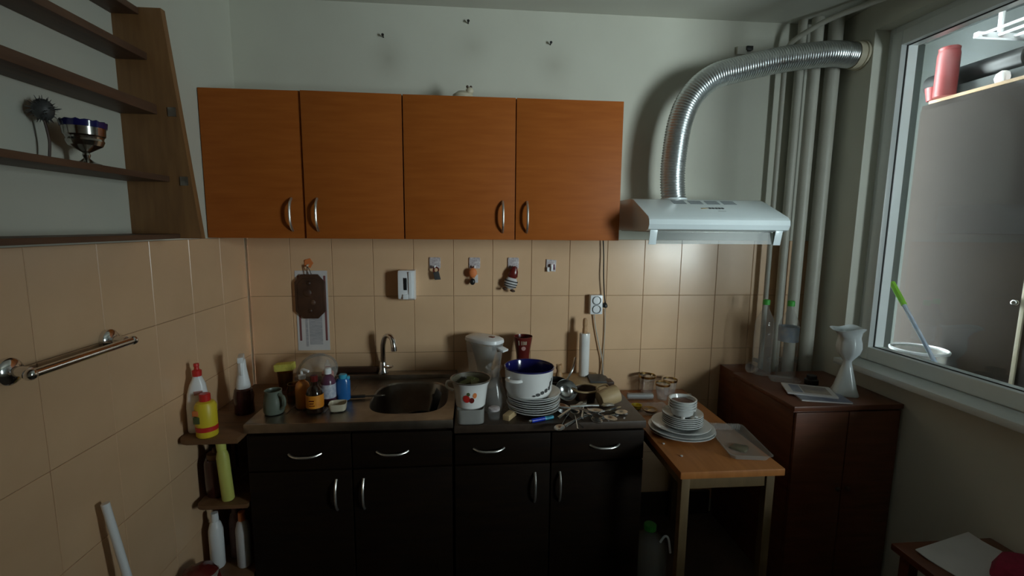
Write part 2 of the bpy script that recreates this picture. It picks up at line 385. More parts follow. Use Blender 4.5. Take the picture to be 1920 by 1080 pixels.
for y in (-.45, .18): obj('end_bar', box(nb(), -.02, .26, y-.012, y+.012, -.012, .012, .003), 'white_plastic', t)
for y in (-.45, .18): obj('hanger', tube(nb(), [(.10, y, .01), (.02, y-.06, .238)], .011, 8), 'white_plastic', t)
t = thing('mop', 'mop handle with neon green grip leaning outside the window', 'mop', (2.962, -1.333, 0))
def mp(z): return (0, .785*z, z)
obj('handle', tube(nb(), [mp(.06), mp(1.27)], .009, 10), 'label_blue', t)
obj('grip', tube(nb(), [mp(1.26), mp(1.36)], .0125, 10), 'neon_green', t)
obj('head', cbox(0, 0, .002, .07, .26, .05, .008), 'neon_green', t)
t = thing('balcony_table', 'plain low table under the translucent bucket outside the window', 'table', (3.115, -.30, 0))
obj('tabletop', cbox(0, 0, .80, .24, .30, .025, .003), 'balcony_darkened', t)
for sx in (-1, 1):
    for sy in (-1, 1): obj('leg', cbox(sx*.10, sy*.13, 0, .03, .03, .7995), 'balcony_darkened', t)
t = thing('plastic_bucket', 'translucent plastic bucket behind the glass near the mop', 'bucket', (3.115, -.30, .8255))
obj('body', lathe(nb(), [(0, 0), (.085, 0), (.112, .20), (.108, .20), (.082, .006), (0, .006)], 28), 'foggy_plastic', t)
obj('rim', lathe(nb(), [(.109, .195), (.118, .195), (.120, .205), (.114, .21), (.109, .205), (.109, .195)], 28), 'white_plastic', t)

# ------------------------------------------------------------ pipes, duct, hood
def pipe(x, y, r, z0, z1, label, extra=None):
    t = thing('heating_pipe', label, 'pipe', (x, y, z0), group='painted riser pipes')
    obj('pipe', tube(nb(), [(0, 0, 0), (0, 0, z1-z0)] if not extra else extra, r, 16), 'pipe_paint', t)
    for zz in (.9,):
        if not extra: obj('wall_bracket', box(nb(), -.012, .012, 0, -y-.0005, zz-z0-.012, zz-z0+.012, .002), 'pipe_paint', t)
        else: obj('wall_bracket', box(nb(), -.006, .006, 0, -y-.0005, zz-z0-.01, zz-z0+.01, .002), 'pipe_paint', t)
pipe(2.452, -.055, .0125, 0, 2.5, 'thinnest painted pipe, furthest left by the back wall, bending under the ceiling',
     [(0, 0, 0), (0, 0, 2.45)]+spline([(0, 0, 2.46), (.012, -.02, 2.525), (.06, -.10, 2.565), (.12, -.17, 2.592), (.185, -.28, 2.602), (.25, -.5, 2.602), (.262, -1.1, 2.602)], 6))
pipe(2.538, -.045, .021, 0, ZC-.001, 'slim shaded pipe second from the left in the corner')
pipe(2.595, -.075, .028, 0, ZC-.001, 'pipe left of the thickest one in the corner by the window')
pipe(2.680, -.090, .033, 0, ZC-.001, 'thickest painted pipe nearest the window in the corner')

t = thing('exhaust_duct', 'flexible corrugated aluminium exhaust duct rising from the cooker hood', 'duct', (1.86, -.18, 1.747))
cl = [(1.862, -.18, 1.752), (1.852, -.18, 1.82), (1.851, -.18, 1.937), (1.872, -.18, 2.109), (1.922, -.18, 2.23), (2.016, -.185, 2.315), (2.153, -.19, 2.358), (2.343, -.199, 2.402), (2.548, -.203, 2.432), (2.64, -.190, 2.440), (2.705, -.178, 2.442)]
sp = spline(cl, 40)
acc = [0.]
for a, b_ in zip(sp, sp[1:]): acc.append(acc[-1]+(b_-a).length)
N = 560; pts = []; j = 0
for i in range(N+1):
    s = acc[-1]*i/N
    while j < len(acc)-2 and acc[j+1] < s: j += 1
    f = (s-acc[j])/max(acc[j+1]-acc[j], 1e-9); pts.append(sp[j].lerp(sp[j+1], f)-Vector((1.86, -.18, 1.747)))
obj('hose', tube(nb(), pts, lambda i: .055+.0030*math.sin(2*PI*i/N*112), 20, False), 'duct', t, sharp=80)
obj('wall_collar', xf(lathe(nb(), [(.054, 0), (.061, 0), (.061, .03), (.066, .032), (.066, .0445), (.054, .0445), (.054, 0)], 28), (2.705-1.86, -.178+.18, 2.442-1.747), ry=PI/2), 'cream', t)

t = thing('cooker_hood', 'white slim cooker hood with slanted vented top under the duct', 'cooker hood', (1.622, 0, 1.603))
HW = .617
prof = [(-.001, .0), (-.47, .0), (-.492, .008), (-.502, .028), (-.498, .048), (-.485, .062), (-.30, .138), (-.27, .1445), (-.001, .1445)]
obj('body', prism(nb(), prof, 0, HW, 'X', .003), 'hood_white', t, sharp=25)
ang = math.atan2(.138-.062, .485-.30)
for q in range(4):
    for k in range(4):
        u = .30+.008+k*.011; b = box(nb(), .20+q*.078-.030, .20+q*.078+.030, -.003, .003, -.001, .0012)
        z = .138-(u-.30)*math.tan(ang)
        obj('vent_slot', xf(b, (0, -u, z), rx=ang), 'slot', t)
for k in range(5):
    u = .40+.002*0; obj('button', xf(box(nb(), -.0045, .0045, -.006, .006, 0, .003, .001), (.312+k*.0145, -.395, .138-.095*math.tan(ang)), rx=ang), 'dark_grey', t)
obj('emblem', xf(prism(nb(), [(0, 0), (.035, .006), (.012, .0065), (.03, .012), (.0, .007)], 0, .0012), (.27, -.40, .138-.1*math.tan(ang)+.0002), rx=ang), 'gold', t)
obj('emblem', xf(box(nb(), 0, .035, -.001, .001, 0, .0008), (.335, -.425, .138-.125*math.tan(ang)+.0002), rx=ang), 'slot', t)
obj('visor', xf(box(nb(), .02, HW-.02, -.0015, .0015, -.055, 0), (0, -.455, .001), rx=-.12), 'visor', t)
for x in (.014, HW-.05): obj('visor_bracket', xf(box(nb(), x, x+.032, -.002, .002, -.058, .006, .001), (0, -.478, 0), rx=.2), 'hood_white', t)
obj('filter', box(nb(), .03, HW-.03, -.43, -.05, -.004, .001), 'steel', t)
obj('duct_collar', lathe(nb(), [(.062, .144), (.062, .152), (.058, .156), (.056, .156), (.056, .144)], 28, c=(.24, -.18, 0)), 'hood_white', t)

t = thing('junction_clip', 'small pale wall clip with black block above the duct', 'clip', (2.262, -.0005, 2.50))
obj('base', box(nb(), -.04, .01, -.018, 0, -.015, .022, .003), 'pipe_paint', t); obj('block', box(nb(), .005, .038, -.026, 0, .004, .024, .003), 'black', t)
for i, (x, z, l) in enumerate(((.479, 2.497, 'leftmost'), (.879, 2.576, 'highest'), (1.277, 2.496, 'rightmost'))):
    t = thing('wall_nail', l+' of the three nails in the wall above the cabinets', 'nail', (x, 0, z), group='wall nails')
    obj('shaft', tube(nb(), [(0, .002, 0), (0, -.02, .004)], .003, 8), 'black', t); obj('head', xf(lathe(nb(), [(0, 0), (.0065, 0), (.0065, .002), (0, .002)], 10), (0, -.02, .004), rx=PI/2), 'black', t)

# ------------------------------------------------------------ wall cabinets
def bow(length, depth, horiz=False, r=.0055):
    p = []
    for k in range(17):
        u = k/16*2-1; d = depth*(1-abs(u)**3.0)
        p.append((u*length/2, -d, 0) if horiz else (0, -d, u*length/2))
    return tube(nb(), p, r, 8)
def wall_cabinet(label, x0, x1, xm, ajar, group):
    z0, z1 = 1.557, 2.159
    t = thing('wall_cabinet', label, 'cabinet', (x0, 0, z0), group=group)
    w = x1-x0; h = z1-z0; b = nb()
    box(b, 0, .018, -.30, -.0006, 0, h); box(b, w-.018, w, -.30, -.0006, 0, h); box(b, .018, w-.018, -.30, -.0006, 0, .018); box(b, .018, w-.018, -.30, -.0006, h-.018, h); box(b, .018, w-.018, -.01, -.0006, .018, h-.018)
    obj('body', b, 'carcass', t)
    for i, (a, c) in enumerate(((0, xm-x0), (xm-x0, w))):
        wd = c-a-.004; rz = 0; px = a+.002; hinge_left = i == 0
        b = box(nb(), 0, wd, -.018, 0, 0, h, .002) if hinge_left else box(nb(), -wd, 0, -.018, 0, 0, h, .002)
        d = obj('door', b, 'door_wood', t, (px if hinge_left else c-.002, -.302, 0), (0, 0, -ajar[i] if hinge_left else ajar[i]))
        hx = wd-.053 if hinge_left else -wd+.05
        obj('handle', bow(.135, .030), 'handle_metal', d, (hx, -.018, .10))
wall_cabinet('orange brown two-door wall cabinet beside the wall shelf, its right door ajar', XL+.002, .603, .193, (0, .022), 'wall cabinets')
wall_cabinet('orange brown two-door wall cabinet next to the cooker hood', .6045, 1.556, 1.084, (0, 0), 'wall cabinets')
t = thing('ceramic_figurine', 'small cream ceramic figurine peeking over the top of the cabinets', 'figurine', (.855, -.16, 2.1605))
obj('body', lathe(nb(), [(0, 0), (.03, 0), (.042, .02), (.038, .045), (.02, .06), (0, .062)], 18, sx=1.2), 'cream', t)
obj('head', ball(.018, 12, (.03, -.01, .06)), 'cream', t); obj('ear', ball(.006, 8, (.036, -.014, .077)), 'brown_board', t); obj('ear', ball(.006, 8, (.020, -.018, .077)), 'brown_board', t)

# ------------------------------------------------------------ base cabinets, sink, worktop
def base_cabinet(label, x0, x1, zt, group, handle_x, door_x):
    t = thing('base_cabinet', label, 'cabinet', (x0, 0, 0), group=group); w = x1-x0; b = nb()
    box(b, 0, .018, -.57, -.002, 0, zt); box(b, w-.018, w, -.57, -.002, 0, zt); box(b, .018, w-.018, -.57, -.002, .09, .108)
    box(b, .018, w-.018, -.02, -.002, .108, zt); box(b, .018, w-.018, -.57, -.50, zt-.018, zt); box(b, .018, w-.018, -.52, -.50, 0, .09)
    obj('body', b, 'dark_wood', t)
    for i in range(2):
        a = w/2*i+.003; c = w/2*(i+1)-.003
        dr = obj('drawer', box(nb(), a, c, -.590, -.571, .655, zt-.012, .003), 'dark_wood', t)
        obj('handle', bow(.125, .024, True, .0045), 'handle_metal', dr, (handle_x[i]-x0, -.590, .722), (.25, 0, 0))
        d = obj('door', box(nb(), a, c, -.590, -.571, .10, .648, .003), 'dark_wood', t)
        obj('handle', bow(.13, .024, r=.005), 'handle_metal', d, (door_x[i]-x0, -.590, .545))
base_cabinet('dark wooden base cabinet under the sink', .020, .816, .812, 'base cabinets', (.239, .577), (.355, .461))
base_cabinet('dark wooden base cabinet under the crockery heap', .822, 1.612, .792, 'base cabinets', (.962, 1.442), (1.152, 1.256))
t = thing('countertop', 'dark worktop carrying the stacked plates and cutlery', 'countertop', (.822, 0, .793))
obj('slab', box(nb(), 0, .79, -.60, -.002, 0, .032, .004), 'worktop', t)
# sink
t = thing('kitchen_sink', 'worn stainless steel sink top with one bowl and drainboard', 'sink', (.018, 0, .813))
SX0, SX1, SY0, SY1, SZ = 0, .80, -.60, -.004, .037
cx, cy, brx, bry = .60, -.33, .165, .195
N = 64; ring = superring(brx, bry, N, 3.2); outer = []
for (x, y) in ring:
    k = min((SX1-cx)/x if x > 1e-6 else 1e9, (SX0-cx)/x if x < -1e-6 else 1e9, (-.075-cy)/y if y > 1e-6 else 1e9, (SY0+.015-cy)/y if y < -1e-6 else 1e9)
    outer.append((cx+x*k, cy+y*k))
# snap the nearest outer points to the corners
for c in ((SX0, SY0+.015), (SX1, SY0+.015), (SX0, -.075), (SX1, -.075)):
    i = min(range(N), key=lambda i: (outer[i][0]-c[0])**2+(outer[i][1]-c[1])**2); outer[i] = c
b = nb()
loft(b, [[(x, y, SZ) for x, y in outer], [(cx+x*1.06, cy+y*1.06, SZ) for x, y in ring], [(cx+x*1.02, cy+y*1.02, SZ+.002) for x, y in ring], [(cx+x, cy+y, SZ-.006) for x, y in ring]], False, False)
obj('drainboard', b, 'sink_steel', t)
obj('bowl', loft(nb(), [[(cx+x, cy+y, SZ-.006) for x, y in ring], [(cx+x*.96, cy+y*.96, SZ-.10) for x, y in ring], [(cx+x*.88, cy+y*.88, SZ-.145) for x, y in ring], [(cx+x*.7, cy+y*.7, SZ-.155) for x, y in ring], [(cx+x*.1, cy+y*.1, SZ-.16) for x, y in ring]], False, True), 'sink_steel', t)
obj('front_edge', box(nb(), SX0, SX1, SY0, SY0+.0155, .002, SZ+.001, .004), 'sink_steel', t)
obj('back_ledge', box(nb(), SX0, SX1, -.0755, SY1, .002, SZ+.022, .008), 'sink_steel', t)
for k in range(6): obj('groove', box(nb(), .06+k*.05, .075+k*.05, -.50, -.16, SZ-.001, SZ+.0025, .001), 'sink_steel', t)
obj('drain', lathe(nb(), [(.035, 0), (.035, .004), (.025, .003), (0, .002)], 20, c=(cx, cy, SZ-.160)), 'chrome', t)
TZ = .8732
t = thing('kitchen_tap', 'chrome gooseneck tap over the sink bowl', 'tap', (.445, -.045, TZ))
obj('base', lathe(nb(), [(0, 0), (.026, 0), (.026, .008), (.020, .02), (.018, .05), (.014, .06), (0, .06)], 20), 'chrome', t)
obj('spout', tube(nb(), spline([(0, 0, .05), (.003, -.01, .10), (.006, -.02, .15), (.02, -.035, .192), (.042, -.055, .205), (.062, -.075, .19), (.07, -.085, .152)], 8), .0130, 14), 'chrome', t)
obj('nozzle', tube(nb(), [(.070, -.085, .156), (.0715, -.0865, .135)], .0145, 14), 'chrome', t)
obj('lever', tube(nb(), spline([(.012, -.012, .035), (.035, -.035, .04), (.055, -.05, .048)], 4), lambda i: .009-.0004*i, 10), 'chrome', t)

SK = .8505       # top of the drainboard
SR = .8535       # on its ridges
t = thing('mixing_bowl', 'dark round bowl lying in the sink', 'bowl', (.665, -.385, .701))
obj('body', lathe(nb(), [(0, 0), (.04, 0), (.065, .03), (.075, .075), (.071, .075), (.06, .032), (.035, .006), (0, .006)], 28), 'black', t)
t = thing('frying_pan', 'black frying pan standing on edge against the sink wall', 'pan', (.735, -.29, .790), (0, -1.25, 0))
obj('body', lathe(nb(), [(0, 0), (.06, 0), (.075, .03), (.072, .03), (.058, .004), (0, .004)], 28), 'black', t)
obj('handle', tube(nb(), [(0, .07, .025), (0, .11, .03)], .007, 8), 'rubber', t)

# ------------------------------------------------------------ things on the drainboard
def bottle(name, label, cat, loc, prof, m, cap=None, capm=None, lab=None, labm=None, sx=1, sy=1, rz=0, group=None, seg=20):
    t = thing(name, label, cat, loc, (0, 0, rz), group)
    bd = obj('body', lathe(nb(), prof, seg, sx=sx, sy=sy), m, t)
    if cap: obj('cap', lathe(nb(), cap, 16), capm, t)
    if lab: r, z0, z1 = lab; obj('label', lathe(nb(), [(r, z0), (r+.0008, z0), (r+.0008, z1), (r, z1)], seg, sx=sx, sy=sy), labm, t)
    return t
gb = 'bottles on the sink drainboard'
t = thing('milk_jug', 'grey green ceramic jug at the left front of the drainboard', 'jug', (.088, -.485, SR), (0, 0, -.5))
obj('body', lathe(nb(), [(0, 0), (.036, 0), (.040, .01), (.038, .05), (.031, .085), (.034, .095), (.031, .095), (.028, .085), (.034, .05), (.036, .012), (0, .008)], 24), 'green_grey', t)
obj('handle', tube(nb(), spline([(.034, 0, .08), (.058, 0, .072), (.060, 0, .04), (.037, 0, .02)], 6), .0065, 10), 'green_grey', t)
t = thing('jam_jar', 'short amber glass jar behind the grey green jug', 'jar', (.128, -.36, SR))
obj('body', lathe(nb(), [(0, 0), (.034, 0), (.036, .006), (.036, .055), (.030, .068), (.031, .078), (.028, .078), (.027, .068), (.033, .054), (.033, .008), (0, .006)], 24), 'amber_glass', t)
obj('filling', lathe(nb(), [(0, .007), (.032, .009), (.032, .035), (0, .035)], 20), 'amber', t)
t = thing('sponge_glass', 'brownish tumbler holding the yellow sponge by the wall', 'glass', (.026, -.20, SR))
obj('body', lathe(nb(), [(0, 0), (.028, 0), (.035, .085), (.033, .085), (.026, .006), (0, .006)], 24), 'amber_glass', t)
o = obj('cleaning_sponge', xf(cbox(0, 0, 0, .085, .05, .035, .008), (0, 0, 0), ry=-.08), 'sponge_yellow', loc=(.028, -.20, SR+.0888)); tag(o, 'yellow cleaning sponge on top of the brownish tumbler', 'sponge')
t = thing('dome_cover', 'clear plastic dome cover leaning at the wall behind the bottles', 'cover', (.150, -.130, .917), (.70, .06, 0))
obj('dome', lathe(nb(), [(.085, 0), (.080, .03), (.06, .055), (.03, .066), (0, .068)], 28), 'foggy_plastic', t)
obj('rim', lathe(nb(), [(.084, 0), (.094, 0), (.094, .004), (.084, .004), (.084, 0)], 28), 'foggy_plastic', t)
t = bottle('soap_bottle', 'orange liquid soap bottle with white pump left of the dark brown bottle', 'bottle', (.186, -.435, SR), [(0, 0), (.026, 0), (.029, .006), (.029, .085), (.024, .105), (.012, .116), (.012, .125), (0, .125)], 'orange_soap', group=gb)
obj('collar', lathe(nb(), [(0, .124), (.015, .124), (.015, .14), (.006, .142), (0, .142)], 16), 'white_plastic', t)
obj('pump', tube(nb(), spline([(0, 0, .14), (0, 0, .158), (.008, -.006, .165), (.034, -.018, .160)], 5), .0055, 10), 'white_plastic', t)
t = bottle('brown_bottle', 'dark brown glass bottle with a bright orange label', 'bottle', (.250, -.482, SR), [(0, 0), (.031, 0), (.034, .006), (.034, .078), (.028, .098), (.014, .112), (.0135, .132), (0, .132)], 'brown_glass',
           [(0, .128), (.0155, .128), (.0155, .150), (.013, .152), (0, .152)], 'dark_red', (.0342, .022, .075), 'label_orange', group=gb)
for k, (x, z, w, h) in enumerate(((-.012, .052, .02, .005), (-.010, .042, .016, .004), (-.012, .033, .022, .003))):
    obj('label_mark', box(nb(), x, x+w, -.0363, -.0345, z, z+h), 'dark_red', t)
t = bottle('clear_bottle', 'purple bottle with white cap and pale label behind the brown bottle', 'bottle', (.276, -.385, SR), [(0, 0), (.027, 0), (.030, .006), (.030, .095), (.022, .115), (.011, .123), (.011, .132), (0, .132)], 'purple',
           [(0, .128), (.015, .128), (.015, .150), (.010, .154), (0, .154)], 'white_plastic', (.0302, .025, .085), 'label_white', group=gb)
t = bottle('pink_bottle', 'pinkish bottle with clear pump top against the wall', 'bottle', (.235, -.25, SR), [(0, 0), (.024, 0), (.026, .006), (.026, .09), (.012, .108), (.012, .118), (0, .118)], 'pink',
           [(0, .117), (.014, .117), (.014, .132), (.006, .134), (.006, .150), (0, .150)], 'clear_plastic', group=gb)
t = bottle('blue_bottle', 'squat blue bottle at the right end of the bottle cluster', 'bottle', (.330, -.355, SR), [(0, 0), (.026, 0), (.029, .006), (.029, .085), (.024, .097), (0, .099)], 'blue_liquid',
           [(0, .097), (.018, .097), (.018, .112), (.015, .115), (0, .115)], 'turquoise', sx=1.05, sy=.8, group=gb)
obj('cap', lathe(nb(), [(0, 0), (.010, 0), (.010, .012), (0, .013)], 12, c=(.02, 0, .094)), 'turquoise', t)
t = thing('soap_dish', 'small cream square dish in front of the blue bottle', 'dish', (.339, -.475, SR), (0, 0, .12))
obj('body', loft(nb(), [[(x, y, z) for x, y in superring(a, b_, 28, 4)] for a, b_, z in ((.028, .024, 0), (.032, .028, .004), (.036, .032, .032), (.0335, .0295, .032), (.030, .026, .006), (.02, .018, .005))]), 'cream', t)
o = obj('paring_knife', box(box(nb(), 0, .075, -.008, .008, 0, .012, .003), .075, .16, -.009, .009, .004, .006), 'black', loc=(.345, -.345, SR+.001), rot=(0, 0, .08)); tag(o, 'black handled knife lying between the blue bottle and the sink', 'knife')
o = obj('wooden_board', xf(box(nb(), -.105, .105, -.012, .012, 0, .028, .003), (0, 0, 0)), 'brown_board', loc=(.315, -.030, TZ+.0005)); tag(o, 'dark brown strip of wood on the sink ledge left of the tap', 'board')

# ------------------------------------------------------------ things on the right worktop
W = .8255
t = thing('glass_container', 'square clear container under the enamel mug pot', 'container', (.888, -.545, W))
obj('body', loft(nb(), [[(x, y, z) for x, y in superring(a, a, 28, 5)] for a, z in ((.050, 0), (.055, .004), (.056, .062), (.053, .062), (.052, .006), (.03, .005))]), 'foggy_plastic', t)
MZ = W+.0625
t = thing('enamel_mug_pot', 'white enamel pot with red fruit print standing on the clear container', 'pot', (.888, -.540, MZ), (0, 0, -.2))
obj('body', lathe(nb(), [(0, 0), (.054, 0), (.060, .006), (.070, .085), (.080, .108), (.0825, .112), (.080, .113)], 32), 'white_enamel', t)
obj('interior', lathe(nb(), [(.080, .113), (.067, .085), (.057, .010), (0, .006)], 32), 'olive_inside', t)
obj('rim', lathe(nb(), [(.079, .110), (.083, .110), (.0845, .113), (.082, .116), (.079, .114), (.079, .110)], 32), 'steel', t)
def on_cone(a, z, off=.0007): r = .060+(z-.006)/.079*.010+off; return (r*math.cos(a), r*math.sin(a), z)
def patch(a0, z0, ra, rz_, n=14):
    b = nb(); c = b.verts.new(on_cone(a0, z0)); rr = [b.verts.new(on_cone(a0+ra*math.cos(2*PI*k/n), z0+rz_*math.sin(2*PI*k/n))) for k in range(n)]
    for k in range(n): b.faces.new((c, rr[k], rr[(k+1) % n]))
    return b
for a, z, ra, rz_, m in ((-1.62, .048, .22, .016, 'red'), (-1.30, .042, .16, .012, 'dark_red'), (-1.12, .062, .12, .012, 'orange'), (-1.5, .068, .10, .008, 'leaf_green')):
    obj('fruit_print', patch(a, z, ra, rz_), m, t)
obj('handle', tube(nb(), spline([(-.074, -.01, .100), (-.094, -.014, .098), (-.094, -.014, .075), (-.069, -.01, .062)], 6), .0055, 10), 'white_enamel', t)
for i, (dx, dy, rz, l) in enumerate(((-.02, .005, .3, .085), (.015, -.012, 1.5, .075), (.01, .02, -.7, .07))):
    o = obj('wilted_leaf', prism(nb(), [(-.5*l, 0), (-.2*l, .014), (.25*l, .016), (.5*l, 0), (.2*l, -.016), (-.25*l, -.013)], 0, .003), 'leaf_green', loc=(.888+dx, -.54+dy, MZ+.094+.003*i), rot=(.25, -.3+.2*i, rz))
    tag(o, ('left, longest', 'front', 'rearmost')[i]+' of the olive green leaves in the enamel mug pot', 'leaf', 'leaves in the enamel mug pot')
t = thing('plastic_bag', 'crumpled clear plastic bag between the mug pot and the plates', 'bag', (.985, -.44, W))
obj('film', lathe(nb(), [(0, 0), (.045, 0), (.055, .03), (.05, .08), (.038, .13), (.02, .16), (.035, .19), (.03, .195)], 22, fn=lambda p, a, r, z: [p[0]*(1+.18*math.sin(5*a+z*40)), p[1]*(1+.15*math.cos(3*a-z*50)), p[2]+.008*math.sin(4*a)*(z > .01)]), 'bag_film', t)
t = thing('small_jar', 'small clear jar with a speckled lid beside the mug pot', 'jar', (.985, -.535, W))
obj('body', lathe(nb(), [(0, 0), (.024, 0), (.026, .004), (.026, .03), (.022, .036), (.020, .036), (.023, .03), (.023, .006), (0, .005)], 20), 'glass', t)
obj('lid', lathe(nb(), [(0, .036), (.0235, .036), (.0235, .046), (.02, .048), (0, .048)], 20), 'floral', t)
o = obj('wooden_block', xf(cbox(0, 0, 0, .030, .072, .024, .003), (0, 0, 0)), 'pale_wood', loc=(1.050, -.535, W), rot=(0, 0, -.55)); tag(o, 'small pale wooden block in front of the plate stack', 'block')
# filter jug
t = thing('water_jug', 'clear plastic water jug with white lid by the back wall', 'jug', (.955, -.125, W), (0, 0, -.72))
b = loft(nb(), [[(x, y, z) for x, y in superring(a, b_, 32, 3)] for a, b_, z in ((.065, .045, 0), (.07, .05, .005), (.100, .060, .225), (.098, .058, .225), (.068, .048, .007), (.03, .02, .006))])
obj('body', b, 'clear_plastic', t)
obj('funnel', loft(nb(), [[(x, y, z) for x, y in superring(a, b_, 24, 3)] for a, b_, z in ((.03, .03, .07), (.035, .032, .10), (.07, .048, .215), (.068, .046, .215), (.03, .028, .10), (.02, .02, .075))]), 'foggy_plastic', t)
ld = obj('lid', xf(loft(nb(), [[(x, y, z) for x, y in superring(a, b_, 32, 3)] for a, b_, z in ((.101, .060, 0), (.103, .062, .004), (.101, .060, .018), (.085, .048, .026), (.03, .02, .028))]), (0, 0, .226), ry=0), 'white_plastic', t)
obj('spout', xf(box(nb(), .096, .136, -.022, .022, 0, .012, .004), (0, 0, .226), ry=.25), 'white_plastic', t)
obj('indicator', box(nb(), .035, .06, -.010, .010, .2525, .256, .001), 'dark_red', t)
t = thing('red_tumbler', 'dark red tumbler with pale lettering against the back wall', 'tumbler', (1.150, -.105, W))
obj('body', lathe(nb(), [(0, 0), (.026, 0), (.03, .01), (.032, .14), (.036, .17), (.048, .245), (.046, .245), (.034, .17), (.028, .012), (0, .008)], 32), 'dark_red', t)
for k, (a, h, w) in enumerate(((-2.15, .024, .10), (-1.85, .020, .05), (-1.68, .020, .05), (-1.55, .018, .05), (-1.42, .018, .05), (-1.30, .018, .05))):
    b = nb(); z = .218
    def rp(aa, zz): r = .036+(zz-.17)/.075*.012+.0008; return (r*math.cos(aa), r*math.sin(aa), zz)
    b.faces.new([b.verts.new(rp(a+s*w/2, z+v*h/2)) for s, v in ((-1, -1), (1, -1), (1, 1), (-1, 1))])
    obj('letter_stroke', b, 'cream', t)
b = nb(); c = b.verts.new(rp(-1.6, .19)); rr = [b.verts.new(rp(-1.6+.28*math.cos(q*PI/6), .19+.011*math.sin(q*PI/6))) for q in range(12)]
for q in range(12): b.faces.new((c, rr[q], rr[(q+1) % 12]))
obj('emblem', b, 'pink', t)
# stack of plates and the pot on it
def plate_prof(r, h, th=.0035, foot=.6):
    return [(0, .003), (r*foot, .003), (r*foot, 0), (r*foot+.004, 0), (r*(foot+.08), .004), (r*.97, h-.001), (r, h), (r, h+th*.6), (r*.97, h+th*.8), (r*(foot+.05), .004+th), (0, .004+th)]
px, py, pz = 1.158, -.462, W; ords = ['bottom', 'second', 'third', 'fourth', 'fifth', 'sixth', 'seventh', 'eighth']
p0 = None
for i in range(8):
    nm = ('bottom' if i == 0 else 'topmost' if i == 7 else ords[i]+' from the bottom')
    lab = 'white dinner plate, %s in the stack under the blue-lined pot' % nm
    loc = (px+random.uniform(-.004, .004), py+random.uniform(-.004, .004), pz+.0095*i); rot = (0, 0, i)
    if p0 is None: p0 = obj('dinner_plate', lathe(nb(), plate_prof(.113, .022), 40), 'porcelain', loc=loc, rot=rot); tag(p0, lab, 'plate', 'plates under the pot')
    else: o = inst(p0, 'dinner_plate', loc=loc, rot=rot); tag(o, lab, 'plate', 'plates under the pot')
PZ = pz+.0095*7+.0082
t = thing('cooking_pot', 'white enamel pot with dark blue inside on the plate stack', 'pot', (1.136, -.465, PZ+.0012), (.0, .015, .15))
obj('body', lathe(nb(), [(0, 0), (.082, 0), (.090, .006), (.100, .03), (.1035, .115), (.106, .121), (.104, .124)], 44), 'white_enamel', t)
obj('interior', lathe(nb(), [(.104, .124), (.1005, .115), (.097, .03), (.086, .006), (0, .004)], 44), 'blue_enamel', t)
obj('rim', lathe(nb(), [(.103, .120), (.107, .120), (.1085, .123), (.106, .126), (.103, .125), (.103, .120)], 44), 'blue_enamel', t)
for a in (-2.45, .69):
    d = Vector((math.cos(a), math.sin(a), 0)); s = Vector((-d.y, d.x, 0))
    obj('handle', tube(nb(), spline([d*.100+s*.032+Vector((0, 0, .088)), d*.122+s*.028+Vector((0, 0, .090)), d*.134+Vector((0, 0, .090)), d*.122-s*.028+Vector((0, 0, .090)), d*.100-s*.032+Vector((0, 0, .088))], 6), .0075, 10, sq=.7), 'white_enamel', t)
def pr(a, z): r = .100+(z-.03)/.085*.0035+.0007; return (r*math.cos(a), r*math.sin(a), z)
for k, (a, z, w, h) in enumerate(((-1.45, .030, .13, .007), (-1.25, .036, .12, .008), (-1.05, .042, .12, .009), (-.85, .048, .10, .010), (-.78, .066, .09, .012), (-.68, .080, .07, .010), (-1.62, .026, .08, .004))):
    b = nb(); c = b.verts.new(pr(a, z)); rr = [b.verts.new(pr(a+w*math.cos(q*PI/6)*(1 if q % 2 else .7), z+h*math.sin(q*PI/6))) for q in range(12)]
    for q in range(12): b.faces.new((c, rr[q], rr[(q+1) % 12]))
    obj('flower_print', b, 'dark_grey', t)
t = thing('lighter', 'blue pocket lighter with turquoise end in front of the plates', 'lighter', (1.180, -.575, W+.0085), (0, 0, .38))
obj('body', tube(nb(), [(-.05, 0, 0), (.012, 0, 0)], .0085, 12), 'blue_plastic', t); obj('grip', tube(nb(), [(.012, 0, 0), (.052, 0, .0)], .0082, 12), 'turquoise', t); obj('tip', tube(nb(), [(-.062, 0, 0), (-.05, 0, 0)], .006, 10), 'chrome', t)
t = thing('soup_ladle', 'round steel ladle bowl leaning behind the cutlery heap', 'ladle', (1.322, -.372, W+.056), (.85, .2, 0))
obj('bowl', lathe(nb(), [(.050, .0), (.0515, .001), (.045, -.026), (.028, -.044), (0, -.052), (0, -.050), (.027, -.042), (.0435, -.025), (.050, 0)], 28), 'cutlery', t)
obj('handle', tube(nb(), spline([(0, .049, 0), (.01, .075, .02), (.02, .11, .03), (.03, .16, .02)], 5), .0055, 8, sq=.6), 'cutlery', t)
